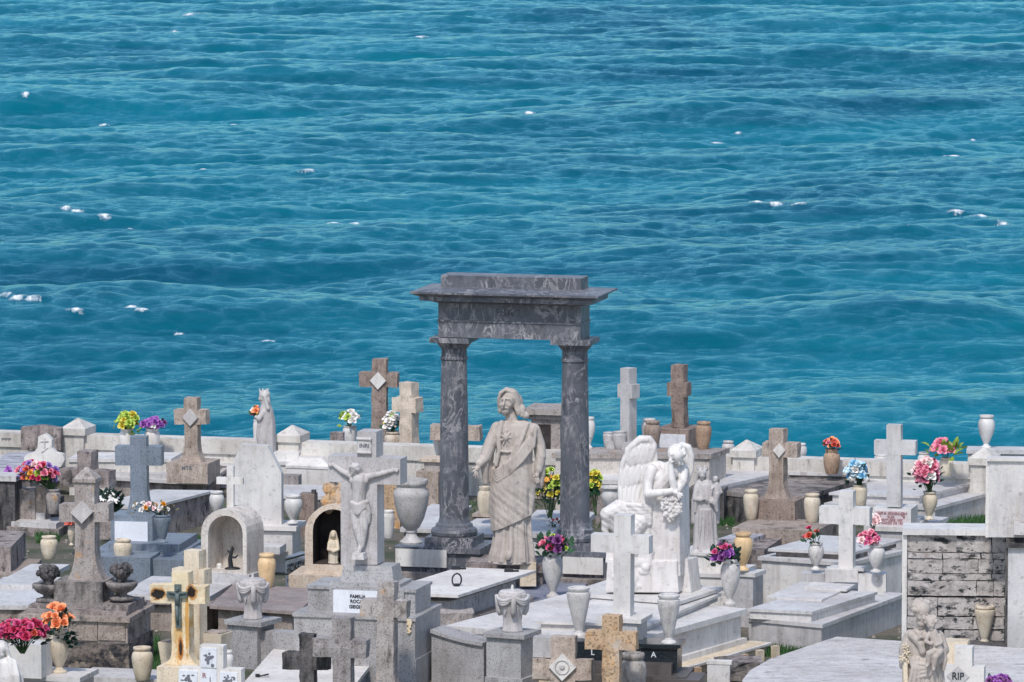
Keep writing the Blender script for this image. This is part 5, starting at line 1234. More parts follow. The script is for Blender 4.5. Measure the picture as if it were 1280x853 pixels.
# grass
b = B(); rr_ = random.Random(9)
patches = [((45, 665, 74, 680), 700), ((222, 674, 252, 686), 600), ((168, 800, 200, 840), 900), ((1165, 650, 1240, 663), 1300), ((938, 808, 1010, 822), 1500), ((893, 644, 918, 658), 500), ((1040, 745, 1128, 765), 400), ((200, 630, 1100, 660), 1500)]
for (x0, y0, x1, y1), n in patches:
    for k in range(n):
        p_ = P(rr_.uniform(x0, x1), rr_.uniform(y0, y1), 0); h_ = rr_.uniform(.04, .11); a = rr_.uniform(0, 6.28); w_ = .008
        q_ = Vector((math.cos(a), math.sin(a), 0)) * w_; ln = Vector((rr_.uniform(-.04, .04), rr_.uniform(-.04, .04), h_))
        b.faces.new((b.verts.new(p_ - q_), b.verts.new(p_ + q_), b.verts.new(p_ + ln)))
M['grass'] = plain('grass_blades', '3f6b35', .7, .5)
solo('grass', b, M['grass'], 'short green grass growing between the tombs', 'grass', (0, 0, 0), kind='stuff')

b = B(); rr_ = random.Random(21)
for k in range(2600):
    p_ = P(rr_.uniform(-40, 1320), rr_.uniform(600, 900), 0); r_ = rr_.uniform(.008, .03)
    o_ = [b.verts.new(p_ + Vector((r_ * math.cos(a) * rr_.uniform(.6, 1.2), r_ * math.sin(a) * rr_.uniform(.6, 1.2), -.004))) for a in (0, 1.26, 2.5, 3.77, 5.0)]
    t_ = b.verts.new(p_ + Vector((0, 0, r_ * rr_.uniform(.5, 1))))
    for i in range(5): b.faces.new((o_[i], o_[(i + 1) % 5], t_))
solo('gravel', b, M['masonry'], 'loose grey gravel and broken stone scattered between the tombs', 'gravel', (0, 0, 0), kind='stuff')
# ------------------------------------------------------------ statues
class Sculpt:
    """figure modelled as overlapping closed forms (photo pixels, y = depth in pixels, minus is nearer), fused into one skin"""
    def __init__(s, cx, cy, z, push=0.0):
        s.cx, s.cy = cx, cy; s.loc = P(cx, cy, z) + Vector((0, push, 0)); s.s = mpp(s.loc); d = dep(s.loc)
        s.sd, s.cd = math.sin(d), math.cos(d); s.bm = B()
    def S(s, px, py, y=0): return Vector((px - s.cx, y, (s.cy - py - y * s.sd) / s.cd))
    def e(s, px, py, y, rx, ry, rz, rot=(0, 0, 0)): sph(s.bm, s.S(px, py, y), (rx, ry, rz), Euler([R(a) for a in rot]), 20, 14)
    def c(s, pts, rad, n=12):
        if not hasattr(rad, '__len__'): rad = [rad] * len(pts)
        p = [s.S(*q) for q in pts]
        for i, (a, r) in enumerate(zip(p, rad)):
            sph(s.bm, a, r, None, n, 8)
            if i: cone(s.bm, p[i - 1], a, rad[i - 1], r, n)
    def loft(s, rings, n=72, fold=None):
        """rings: (py, px, y, rx, ry, tilt)  fold(theta, i) -> radius factor"""
        rs = []
        for i, (py, px, y, rx, ry, tilt) in enumerate(rings):
            c = s.S(px, py, y); row = []
            for k in range(n):
                a = 2 * math.pi * k / n; f = fold(a, i / (len(rings) - 1)) if fold else 1
                x = rx * math.cos(a) * f; row.append(s.bm.verts.new((c.x + x, c.y + ry * math.sin(a) * f, c.z - tilt * x)))
            rs.append(row)
        for a, b in zip(rs, rs[1:]):
            for k in range(n): s.bm.faces.new((a[k], a[(k + 1) % n], b[(k + 1) % n], b[k]))
        s.bm.faces.new(rs[0][::-1]); s.bm.faces.new(rs[-1])
    def hand(s, wrist, palm, tips, thumb, r=1.6):
        s.c([wrist, palm], [r * 1.5, r * 1.9])
        for t_ in tips:
            m = tuple(palm[i] * .45 + t_[i] * .55 for i in range(3)); m = (m[0], m[1], m[2] - .5)
            s.c([palm, m, t_], [r * .95, r * .75, r * .55], 8)
        s.c([tuple(wrist[i] * .5 + palm[i] * .5 for i in range(3)), thumb], [r * .9, r * .6], 8)
    def head(s, px, py, y, r, yaw=0, pitch=0, roll=0, beard=True, hair='long', r2=1.0):
        """r: half height of the head in pixels; yaw > 0 turns to the right of the picture; pitch > 0 looks down"""
        m = Euler((R(pitch), R(roll), R(yaw)), 'XYZ').to_matrix() if True else None
        c0 = s.S(px, py, y); sc_ = r
        def q(x, yy, z): return c0 + m @ (Vector((x, yy, z)) * sc_)
        def el(x, yy, z, a, b_, c_): sph(s.bm, q(x, yy, z), (a * sc_, b_ * sc_, c_ * sc_), m.to_euler(), 20, 14)
        def cp(a, b_, r0, r1): cone(s.bm, q(*a), q(*b_), r0 * sc_, r1 * sc_, 10); sph(s.bm, q(*a), r0 * sc_, None, 10, 7); sph(s.bm, q(*b_), r1 * sc_, None, 10, 7)
        el(0, .12, .28, .66, .80, .70)                          # skull
        el(0, -.20, -.10, .52, .54, .74)                        # face
        el(0, -.34, -.66, .32, .34, .28)                        # chin
        cp((0, -.70, .12), (0, -.84, -.16), .07, .11)           # nose
        cp((-.28, -.60, .19), (.28, -.60, .19), .08, .08)       # brow
        for sx in (-1, 1):
            el(.28 * sx, -.52, -.20, .18, .16, .18); el(.20 * sx, -.63, .03, .11, .07, .06)
            el(.60 * sx, -.02, -.05, .09, .16, .20)
        cp((-.12, -.68, -.42), (.12, -.68, -.42), .065, .065)   # mouth
        if beard:
            el(0, -.42, -.72, .40, .34, .36); el(0, -.44, -1.02, .27, .24, .34); cp((-.16, -.66, -.33), (.16, -.66, -.33), .06, .06)
        if hair == 'long':
            el(0, .18, .42, .74, .82, .66)
            for sx in (-1, 1):
                for k in range(5):
                    p0 = (.06 * sx + .10 * k * sx, -.42 + .16 * k, .92 + .02 * k); p1 = (.66 * sx, -.22 + .18 * k, .48); p2 = ((.74 + .03 * k) * sx, -.16 + .2 * k, -.25); p3 = ((.60 + .15 * k) * sx, -.14 + .2 * k, -.85); p4 = ((.72 + .20 * k) * sx, -.22 + .2 * k, -1.5 - .05 * k)
                    cp(p0, p1, .13, .16); cp(p1, p2, .16, .17); cp(p2, p3, .17, .16); cp(p3, p4, .16, .12)
            el(0, .5, -.3, .66, .4, .9)
        elif hair == 'curly':
            rr_ = random.Random(int(px * 7 + py)); el(0, .16, .36, .74, .80, .66)
            for k in range(46):
                th, z_ = rr_.uniform(-.4, 3.54), rr_.uniform(-.25, .95); w_ = math.sqrt(max(0, 1 - (z_ - .2) ** 2 * .9))
                el(.72 * w_ * math.cos(th), .15 + .82 * w_ * math.sin(th), .26 + z_ * .66, .25, .25, .22)
        elif hair == 'veil':
            el(0, .22, .36, .82, .88, .78)
            for sx in (-1, 1): cp((.68 * sx, .0, .3), (.86 * sx, .05, -.6), .24, .26); cp((.86 * sx, .05, -.6), (1.1 * sx, .1, -1.7), .26, .3)
            el(0, .5, -.6, .9, .45, 1.1)
        elif hair == 'short':
            el(0, .2, .36, .74, .80, .68)
        s.eyes = getattr(s, 'eyes', []) + [(q(.23 * sx, -.72, .05), .15 * sc_) for sx in (-1, 1)]
    def done(s, name, mat, parent=None, vox=.9, smooth=2, dent=None, tagargs=None, loc=None):
        me = bpy.data.meshes.new('raw'); bmesh.ops.recalc_face_normals(s.bm, faces=s.bm.faces[:]); s.bm.to_mesh(me); s.bm.free()
        o = bpy.data.objects.new('raw', me); COL.objects.link(o)
        md = o.modifiers.new('r', 'REMESH'); md.mode = 'VOXEL'; md.voxel_size = vox
        out = bpy.data.meshes.new_from_object(o.evaluated_get(bpy.context.evaluated_depsgraph_get()))
        bpy.data.objects.remove(o); bpy.data.meshes.remove(me)
        n = len(out.vertices); co = np.empty(n * 3, np.float32); out.vertices.foreach_get('co', co); co = co.reshape(-1, 3).astype(float)
        ed = np.empty(len(out.edges) * 2, np.int32); out.edges.foreach_get('vertices', ed); ed = ed.reshape(-1, 2)
        deg = np.bincount(ed.ravel(), minlength=n)[:, None].clip(1)
        for it in range(smooth):
            acc = np.zeros_like(co); np.add.at(acc, ed[:, 0], co[ed[:, 1]]); np.add.at(acc, ed[:, 1], co[ed[:, 0]])
            co = co * .45 + acc / deg * .55
        out.vertices.foreach_set('co', co.astype(np.float32).ravel()); out.update()
        nr = np.empty(n * 3, np.float32); out.vertices.foreach_get('normal', nr); nr = nr.reshape(-1, 3)
        disp = np.zeros(n)
        for p_, r_ in getattr(s, 'eyes', []): disp -= .2 * r_ * np.exp(-((co - np.array(p_)) ** 2).sum(1) / (r_ * r_))
        if dent is not None: disp += dent(co, nr, s)
        co += nr * disp[:, None]
        co *= s.s
        out.vertices.foreach_set('co', co.astype(np.float32).ravel()); out.update()
        out.polygons.foreach_set('use_smooth', [True] * len(out.polygons)); out.name = name
        out.materials.clear()
        return part(name, out, mat, parent, loc=loc if loc is not None else (s.loc if parent is None else None))

# --- robed Christ between the columns
s = Sculpt(641, 703, .47, .12)
def sk(a, u):       # folds of the under robe
    return 1 + .075 * math.sin(11 * a + 1.2 * math.sin(3 * a)) + .045 * math.sin(19 * a + 2) + .02 * math.sin(31 * a)
s.loft([(560, 642, 0, 20, 13, 0), (620, 641, 0, 22, 15, 0), (655, 641, 0, 22, 15, 0), (672, 641, 0, 23, 16, 0), (686, 641, -1, 25, 18, 0), (696, 640, -2, 27, 20, 0), (703, 640, -2, 28, 21, 0)], 96, sk)
def ck(a, u): return 1 + .02 * math.sin(5 * a + 4 * u + 1) + .018 * math.sin(9 * a + 6 * u)
s.loft([(528, 644, 1, 14, 9, 0), (534, 645, 0, 25, 12, .0), (546, 645, 0, 25.5, 14, 0), (562, 643, 0, 22, 14, 0), (578, 642, 0, 23, 15, 0), (596, 641, 0, 27, 17, -.05), (616, 641, 0, 28.5, 18, -.15), (636, 641, 0, 28, 18, -.3), (648, 641, 0, 27, 18.5, -.42), (655, 641, 0, 26.5, 18.5, -.45)], 96, ck)
s.c([(637.5, 517, 0), (640, 532, 1)], [6.0, 9])
s.e(637.5, 501, 0, 10.5, 13, 12.5); s.e(633, 507, -5.5, 7.6, 8.2, 11); s.e(631.8, 516.5, -7.5, 5.6, 5.6, 5.4); s.e(631.2, 520, -7, 3.6, 3.6, 3.4)
s.c([(630.6, 503, -13.6), (629, 509.6, -16.4)], [1.2, 1.8]); s.c([(626, 502.4, -12), (630.5, 501.8, -13.6), (636.5, 502.4, -12.6)], [1.0, 1.0, 1.0])
s.e(626.8, 509.5, -10.5, 2.6, 3, 3.4); s.e(636.4, 509.5, -11, 3.2, 3, 3.6); s.c([(627.4, 513.6, -12.4), (630.6, 512.9, -14), (635, 513.8, -12.4)], [1.1, 1.2, 1.1])
s.eyes = [(s.S(627.4, 505.4, -12.6), 2.0), (s.S(633.8, 505.4, -13.2), 2.2)]
s.e(638, 499.5, 1.5, 11.6, 13.6, 11.6); s.e(646, 508, 6, 8, 9, 14)
for q_ in ([(632, 490.5, -8), (641, 494, -8.5), (645.5, 502, -6.5), (647, 511, -5), (653, 518, -5), (658, 523, -4)], [(634, 489, -4), (645, 495, -3), (649, 505, -1), (651, 513, -1), (656.5, 518.5, -1)], [(633, 489, -6), (643, 493, -6), (647.5, 503, -4), (648.5, 513, -3.5), (652, 522, -5)], [(644, 497, -7), (643.5, 505, -6.5), (645, 513, -6), (648, 520, -7)]):
    s.c(q_, [2.2, 2.4, 2.6, 2.8, 2.6, 2.2][:len(q_)])
for q_ in ([(631, 490.5, -8.5), (625.5, 495, -8), (623.4, 502, -6), (623.6, 509, -4), (625.5, 517, -1)], [(633, 489.5, -3), (625.5, 494, -2), (623.4, 504, 0), (625, 514, 2)]): s.c(q_, [2.0, 2.2, 2.2, 2.2, 2.0][:len(q_)])
s.e(652, 515, -1, 5.5, 6, 7); s.e(657, 522, -2, 5, 5, 4.5); s.e(625.5, 515, -1, 3.4, 4, 5.5)
# sash: from the right shoulder across to the left hip, in gathered strands
for k, (dx, dy) in enumerate(((0, 0), (2.5, 4), (5, 8.5), (8, 13), (11, 17.5))):
    s.c([(667 + dx * .2, 536 + dy * .2, -7.5), (661 + dx * .5, 552 + dy * .5, -13.6), (648 + dx * .5, 569 + dy * .5, -15), (634 + dx * .3, 582 + dy * .7, -15.8), (622, 590 + dy * .8, -11.5), (616, 589 + dy * .5, -4)], [2.7, 2.7, 2.6, 2.5, 2.4, 2.2])
for sx, yy in ((659, 533), (654, 537)): s.c([(sx, yy, -8), (sx - 7, yy + 20, -14), (sx - 16, yy + 40, -15)], [3, 2.6, 2.4])
s.c([(627, 532, -6), (623, 548, -11), (624, 565, -12), (620, 584, -12)], [4, 3.4, 3, 2.6])
# heart and rays on the chest
for k in range(9): s.c([(632.5, 550, -13.5), (632.5 + 7 * math.cos(k * .7), 550 + 10 * math.sin(k * .7), -13)], [1.6, .8], 6)
s.e(632.5, 550, -14, 3.6, 2.6, 4.4)
s.c([(622, 566, -12), (634, 568, -15), (648, 566, -14)], [1.6, 1.6, 1.6])
# arm at the left of the picture, reaching forward, with its hanging sleeve
s.c([(622, 538, 0), (614, 556, -4), (607, 574, -8)], [8.5, 8.5, 8]); s.c([(607, 574, -8), (600, 582, -16)], [7, 5.5])
s.c([(607, 575, -7), (606, 590, -8), (607, 606, -7)], [6.5, 5.0, 3.4]); s.c([(612, 570, -3), (611, 588, -3), (610, 604, -3)], [6, 4.5, 3])
s.hand((600, 583, -17), (596.5, 589, -19), [(590, 593, -20), (592, 598, -20.5), (594.5, 600.5, -20), (597.5, 600, -19)], (590.5, 588, -21), 1.75)
# arm at the right, hanging, hand turned forward
s.c([(667, 540, 1), (674, 558, 1), (675.5, 574, -3)], [8.5, 7.6, 7.4]); s.c([(675.5, 574, -3), (673, 590, -7)], [7, 5.6])
s.c([(676, 578, -1), (677, 595, -2), (676, 611, -3)], [5.8, 5, 2.6]); s.c([(668, 582, -3), (668, 596, -3), (671, 611, -4)], [3, 3, 2.4])
s.hand((672, 592, -9), (671, 597, -11), [(668, 605, -12), (670.5, 607, -12.5), (673, 606.5, -12.5), (675, 604.5, -12)], (667, 599, -13), 1.7)
# foot
s.c([(637, 694, -18), (635, 700, -25)], [4.5, 3.6])
s.e(640, 704.5, 0, 31, 23, 3)
def dj(co, nr, s):
    x, y, z = co[:, 0], co[:, 1], co[:, 2]
    lower = np.clip((40 - (z + .43 * x)) / 6, 0, 1); up = (1 - lower) * np.clip((95 - z) / 10, 0, 1)
    dg = x * .55 + z * .8
    fold = .55 * np.sin(dg * .36 + .8 * np.sin(z * .06)) * np.clip((x + 24) / 20, .2, 1) + .25 * np.sin(dg * .8 + 1 + .05 * x)
    crease = -2.2 * np.exp(-((x - 21 + .02 * (z - 90)) / 2.2) ** 2) * np.clip((122 - z) / 10, 0, 1) * np.clip((z - 45) / 10, 0, 1)
    return up * (1.0 * fold + crease) * np.clip(-nr[:, 1], 0, 1) + np.where((z > 60) & (z < 165), .18 * np.sin(z * .5 + x * .9) * np.sin(x * .35), 0)
JS = s.done('statue', M['statue'], None, .62, 2, dj)
tag(JS, 'life size pale stone statue of a bearded robed man between the portal columns', 'statue', 'carved statues among the tombs')

# --- weeping angel at its rock
AT = thing('angel_monument', 'white marble angel weeping against a rough rock pillar, wings folded', 'monument', P(803, 741, .632), 0, 'carved statues among the tombs')
s = Sculpt(803, 741, .632, 0)
# rock
rr_ = random.Random(4)
def rk(a, u): return 1 + .03 * math.sin(3 * a + 5 * u) + .02 * math.sin(7 * a + 3 * u)
def blk(x0, x1, y0, y1, d0, d1, tp=1.0):
    a, b_ = s.S(x0, y1, d0), s.S(x1, y0, d0); prism(s.bm, [(a.x, d0), (b_.x, d0 - 3), (b_.x + 14, d1), (a.x + 14, d1)], a.z, b_.z, [((a.x) + tp, d0 + tp), (b_.x - tp, d0 - 3 + tp), (b_.x + 14 - tp, d1), (a.x + 14 + tp, d1)])
blk(811, 850, 612, 720, -8, 26, 2); blk(756, 848, 702, 741, -14, 40, 3); blk(756, 812, 668, 704, 0, 36, 5); blk(846, 864, 700, 741, 4, 34, 5)
for k in range(12): s.e(rr_.uniform(766, 842), rr_.uniform(700, 736), -13 + rr_.uniform(-2, 2), rr_.uniform(5, 12), 4, rr_.uniform(4, 9))
for k in range(3): s.e(rr_.uniform(816, 842), rr_.uniform(680, 700), -8, rr_.uniform(4, 8), 2.2, rr_.uniform(8, 16))
for k in range(8): s.c([(784 + 3.5 * k, 652, -4), (774 + 5 * k, 680, -8), (770 + 6 * k, 706, -10)], [4.5, 5, 4.5])
def da(co, nr, s):
    return .16 * np.sin(co[:, 0] * .31 + 1.3 * np.sin(co[:, 2] * .13 + co[:, 1] * .2)) * np.sin(co[:, 2] * .17 + co[:, 0] * .11 + co[:, 1] * .3)
s.done('rock', M['statuewhite'], AT, .9, 1, da)
s = Sculpt(803, 741, .632, 0)
# torso, leaning to the right
def tk(a, u): return 1 + .012 * math.sin(4 * a + 3 * u)
s.c([(838, 590, -2), (826, 604, 2), (812, 622, 6), (802, 642, 8)], [13, 14.5, 14, 14])
s.e(824, 586, 2, 13, 9, 9, (0, 20, 0)); s.e(846, 590, 2, 9, 8, 9); s.e(834, 598, -8, 8, 5, 7); s.e(821, 598, -6, 7, 5, 7)
s.c([(842, 583, -4), (846, 576, -10)], [5.5, 5])
s.head(846, 572, -14, 12.4, 4, 48, -14, False, 'curly')
# near arm: shoulder, elbow, forearm lying on the rock, hanging hand
s.c([(814, 588, -6), (809, 604, -11), (809, 618, -17)], [7.4, 6.4, 5.6]); s.c([(809, 618, -17), (824, 617, -22), (838, 615, -22)], [5.6, 5, 3.8])
s.hand((838, 615, -22), (845, 617, -23), [(852, 618, -25), (853, 621, -26), (851, 624, -26), (848, 626, -25.5)], (848, 613, -25), 1.5)
# far arm: elbow on the rock, hand at the brow
s.c([(854, 588, -2), (853, 602, -12), (844, 617, -18)], [6.6, 5.8, 5.2]); s.c([(844, 617, -18), (839, 600, -21), (837, 582, -20)], [5.2, 4.6, 3.6])
s.hand((837, 584, -21), (837, 577, -22), [(836, 569, -22), (838.5, 567.5, -23), (841, 567, -23.5), (843.5, 568, -23)], (841, 578, -25), 1.4)
# cloth over the hips and thighs
for k in range(7): s.c([(786 + k * 1.5, 632 + k * 4.4, -6), (800, 633 + k * 4.2, -11), (812, 634 + k * 3.4, -8)], [3.6, 3.8, 3.2])
s.e(800, 650, 4, 17, 16, 16)
s.c([(800, 652, -6), (786, 668, -12), (793, 690, -10)], [12, 10, 7]); s.c([(812, 690, -4), (800, 660, 0)], [8, 9])
s.c([(796, 640, 8), (774, 636, 2), (758, 643, -4)], [13, 11.5, 8.5]); s.c([(758, 643, -4), (762, 652, 0), (770, 662, 6)], [8.4, 7, 6])
for k in range(5): s.c([(770 + k * 6, 628 + k * 2, -4), (776 + k * 5, 646 + k * 3, -9)], [2.4, 2.2])
s.c([(757, 648, -3), (756, 662, 0), (758, 672, 2)], [5.5, 4.6, 4.0])
def db(co, nr, s):
    x, y, z = co[:, 0], co[:, 1], co[:, 2]
    return np.where((z < 112) & (z > 60), .35 * np.sin(z * .7 + x * .45) * np.clip(-nr[:, 1] + .3, 0, 1), 0)
s.done('body', M['statuewhite'], AT, .7, 2, db)
s = Sculpt(803, 741, .632, 0)      # folded left wing: one blade with a rolled shoulder, feathers in relief
out = [(800, 547), (811, 548), (818, 556), (822, 572), (820, 590), (811, 606), (802, 624), (795, 642), (788, 650), (780, 650), (774, 642), (772, 618), (772, 598), (776, 582), (784, 565), (792, 553)]
fa = [s.bm.verts.new(s.S(x, y, -1)) for x, y in out]; ba = [s.bm.verts.new(s.S(x, y, 5.5)) for x, y in out]
s.bm.faces.new(fa); s.bm.faces.new(ba[::-1])
for k in range(len(out)): s.bm.faces.new((fa[k], ba[k], ba[(k + 1) % len(out)], fa[(k + 1) % len(out)]))
s.c([(775, 594, 1), (779, 578, 1), (788, 560, 1), (800, 550, 1), (811, 550, 2), (817, 558, 3), (819, 572, 4)], [2.8, 3.6, 4.6, 5, 4.8, 4.4, 3.6])
for k in range(7): s.e(786 + 5 * k - (2 if k > 3 else 0), 572 - 1.5 * k + (k > 3) * 4, -1, 5, 2.4, 13, (0, -14 + 5 * k, 0))
for k in range(6): s.e(778 + 6.5 * k, 598 - 1.5 * k, -1, 4.6, 2.0, 13, (0, -6 + 4 * k, 0))
for k in range(5): s.e(777 + 4.6 * k, 628, -1, 2.9, 1.8, 21, (0, -3 + 4 * k, 0))
def dw(co, nr, s):
    f = np.clip(-nr[:, 1], 0, 1); z = co[:, 2]
    return f * (.28 * np.sin(co[:, 0] * 2.1 + .10 * z) * np.clip((150 - z) / 20, 0, 1) + .22 * np.sin(co[:, 0] * 1.3 + .06 * z) * np.sin(z * .42 + co[:, 0] * .3) * np.clip((z - 135) / 15, 0, 1))
s.done('wing', M['statuewhite'], AT, .7, 2, dw)
def wing(spine, feathers, name, thick=4.6):
    s = Sculpt(803, 741, .632, 0)
    s.c([q for q, _ in spine], [r_ for _, r_ in spine])
    for pts, r0 in feathers:
        p = [s.S(*q) for q in pts]
        for a, b_ in zip(p, p[1:]):
            d = b_ - a; sph(s.bm, (a + b_) / 2, (r0, thick * .55, d.length * .62), d.to_track_quat('Z', 'Y').to_euler(), 14, 10)
    return s.done(name, M['statuewhite'], AT, .75, 1)
fe = []
for k in range(8):
    u = k / 7; fe.append(([(851 + u * 11, 562 + u * 6, 8), (856 + u * 8, 580 + u * 5, 8), (855 + u * 6 - 2, 600 + u * 6, 6)], 2.5))
wing([((846, 560, 10), 3), ((852, 557, 9), 4), ((860, 560, 8), 4.4), ((864, 572, 8), 3.8), ((864, 588, 7), 3), ((858, 606, 5), 2.4)], fe, 'wing')
s = Sculpt(803, 741, .632, 0); rr_ = random.Random(8)
for k in range(34):
    u = rr_.random(); s_x, s_y = 828 + 22 * rr_.random(), 622 + 30 * rr_.random() * (1 - .4 * (rr_.random()))
    r_ = rr_.uniform(2.0, 3.4)
    for q in range(5): a = q * 1.257 + rr_.random(); s.e(s_x + r_ * .8 * math.cos(a), s_y + r_ * .8 * math.sin(a), -20 + rr_.uniform(-2, 2), r_ * .62, 1.1, r_ * .62)
s.c([(838, 622, -12), (838, 650, -12)], [9, 5]); s.e(842, 630, -13, 11, 6, 10)
s.done('garland', M['statuewhite'], AT, .6, 1)

# --- mother and child
s = Sculpt(883, 690, .712, .12)
fk = lambda a, u: 1 + .05 * math.sin(9 * a + 1.5 * math.sin(2 * a)) + .03 * math.sin(15 * a + 2)
s.loft([(602, 881, 0, 6, 5, 0), (608, 881, 0, 11, 8, 0), (622, 881, 0, 13.5, 9, 0), (645, 882, 0, 14, 9.5, 0), (668, 882, 0, 14.5, 10, 0), (682, 883, -1, 15.5, 11, 0), (690, 883, -1, 17, 12, 0)], 80, fk)
s.head(878, 595, -3, 7.6, -6, 10, 2, False, 'veil')
for k in range(7): s.c([(878 + 6.2 * math.cos(k * .9 + .2), 588.5 - .6 * math.sin(k * .9), -2 + 5 * math.sin(k * .9)), (878 + 7.2 * math.cos(k * .9 + .2), 584.5, -2 + 6 * math.sin(k * .9))], [1.5, .9], 6)
for sx, x2 in ((-1, 868), (1, 896)): s.c([(880 + 7 * sx, 606, 1), (x2, 628, 1), (x2 + sx, 655, 1)], [4, 3.6, 3])
s.c([(871, 612, -3), (869, 626, -7), (876, 627, -11)], [4, 3.6, 3]); s.hand((876, 627, -11), (880, 626, -12), [(885, 625, -12), (885, 628, -12), (884, 630, -12)], (880, 622, -13), 1.0)
s.c([(870, 628, -6), (869, 642, -5)], [3.6, 2]); s.c([(890, 612, -3), (896, 624, -7), (889, 630, -11)], [4, 3.6, 3]); s.hand((889, 630, -11), (893, 633, -12), [(897, 634, -12), (897, 636, -12), (895, 638, -12)], (896, 630, -13), 1.0)
s.head(894, 602, -9, 4.6, -30, 0, 0, False, 'short')
s.c([(895, 608, -8), (896, 619, -9)], [4, 5]); s.c([(896, 620, -11), (894, 631, -12), (896, 641, -10)], [4, 3, 2]); s.c([(893, 610, -10), (889, 614, -13)], [1.8, 1.3]); s.c([(899, 610, -9), (902, 618, -9)], [1.8, 1.4])
for k in range(4): s.c([(877 + k * 3.5, 640, -9), (873 + k * 6, 686, -10)], [1.6, 1.9])
s.e(883, 690, 0, 19, 14, 2.5)
MS = s.done('statue', M['statuegrey'], None, .62, 1)
tag(MS, 'small crowned mother and child statue on a white stepped pedestal', 'statue', 'carved statues among the tombs')

# --- bearded man carrying a child (bottom right)
s = Sculpt(1158, 905, .30, .0)
fk = lambda a, u: 1 + .055 * math.sin(8 * a + 1.5 * math.sin(2 * a) + 2 * u) + .03 * math.sin(17 * a + 2)
s.loft([(786, 1152, 2, 8, 7, 0), (792, 1153, 1, 20, 11, 0), (806, 1155, 0, 23, 13, 0), (830, 1156, 0, 22, 14, 0), (860, 1156, 0, 23, 15, 0), (905, 1156, 0, 26, 17, 0)], 90, fk)
s.c([(1150, 778, 0), (1152, 790, 1)], [6, 9])
s.head(1151, 768, -4, 15, 14, 16, 4, True, 'curly')
s.c([(1137, 796, 0), (1131, 812, -2), (1129, 832, -3)], [8, 8, 6]); s.c([(1131, 820, -5), (1135, 840, -3)], [5, 3])
s.c([(1139, 795, -8), (1150, 806, -13), (1152, 815, -14)], [6, 6, 5])
s.hand((1146, 801, -16), (1149, 797, -18), [(1147, 790, -19), (1149.5, 789, -19.5), (1152, 790, -19)], (1153, 797, -20), 1.4)
s.c([(1172, 797, 0), (1178, 813, -6), (1170, 826, -14), (1160, 828, -17)], [8, 7.5, 6.5, 5])
# mantle folds
for k in range(7): s.c([(1136 + k * 5, 822 + k * 1.2, -12 - k * .4), (1140 + k * 4, 836, -15), (1134 + k * 6.5, 862, -13)], [2.4, 2.6, 2.4])
for k in range(4): s.c([(1172 - k * 2, 826 + k * 3, -13), (1160, 832 + k * 4, -17), (1144, 830 + k * 6, -14)], [2.4, 2.6, 2.2])
# child
s.head(1162, 781, -17, 9.4, -18, 6, -8, False, 'curly')
s.c([(1164, 792, -16), (1168, 804, -17), (1170, 815, -16)], [6.2, 7.2, 7.6]); s.c([(1158, 795, -19), (1155, 803, -22), (1162, 806, -24)], [3, 2.6, 2.2])
s.c([(1172, 796, -17), (1175, 804, -19), (1168, 808, -24)], [3, 2.7, 2.2])
s.c([(1168, 815, -20), (1159, 818, -25), (1158, 830, -24)], [5.2, 4.2, 3]); s.c([(1173, 815, -19), (1167, 822, -25), (1165, 835, -23)], [5.2, 4.2, 3]); s.c([(1158, 830, -24), (1156, 834, -27)], [2.6, 2]); s.c([(1165, 835, -23), (1165, 838, -26)], [2.6, 2])
s.c([(1178, 812, -12), (1180, 826, -12), (1178, 838, -10)], [3, 3, 2])
JO = s.done('statue', M['statue'], None, .7, 1)
tag(JO, 'pale stone statue of a bearded man carrying a child at the bottom right', 'statue', 'carved statues among the tombs')
# flowering staff he holds
st = thing('lily_staff', 'cream stone staff topped with carved lilies beside the man carrying a child', 'staff', P(1130, 905, .30) + Vector((0, -.08, 0)))
k_ = mpp(st.location)
b = B(); tube(b, [(0, 0, 0), (.01, 0, 40 * k_), (.0, 0, 78 * k_), (.01, 0, 92 * k_)], [.032, .03, .028, .02], 9); part('shaft', b, M['cream'], st, smooth=True)
b = B(); rr_ = random.Random(2)
for k in range(6):
    c = Vector((rr_.uniform(-.035, .03), rr_.uniform(-.04, .0), (82 + k * 3.6) * k_))
    for q in range(5): a = q * 1.257; sph(b, c + Vector((.02 * math.cos(a), -.01, .02 * math.sin(a))), (.02, .010, .010), Euler((0, -a, 0)), 7, 5)
part('lilies', b, M['cream'], st, smooth=True)

# --- crucified figure (part of the crucifix monument)
cc = CX.L(448, 650, .40 + .022)
wl_ = CX.t.matrix_basis @ cc
s = Sculpt(448, 650, 0, 0); s.loc = wl_; s.s = mpp(wl_)
s.c([(451, 600, -6), (450, 612, -6), (449, 626, -5)], [10.5, 8.6, 8.2]); s.e(444, 601, -9, 6, 4, 5); s.e(457, 601, -9, 6, 4, 5)
s.c([(441, 596, -5), (428, 590, -5), (415, 582, -4)], [4.6, 3.6, 2.6]); s.c([(461, 596, -5), (476, 592, -5), (496, 586, -4)], [4.6, 3.6, 2.6])
s.hand((415, 582, -4), (412.5, 580.5, -4), [(410, 582, -6), (411, 584, -6.5), (413, 585, -6.5)], (413, 577.5, -6), 1.2); s.hand((496, 586, -4), (499, 585, -4), [(501, 586, -6), (500, 588, -6.5), (498, 589.5, -6.5)], (499.5, 582, -6), 1.2)
s.head(446, 588, -11, 8.6, -14, 32, 18, True, 'long')
for k in range(8): s.c([(441 + k * .5, 628 + k * 1.8, -11), (450, 632 + k * 1.5, -13.5), (459, 627 + k * .9, -10)], [2, 2.2, 2])
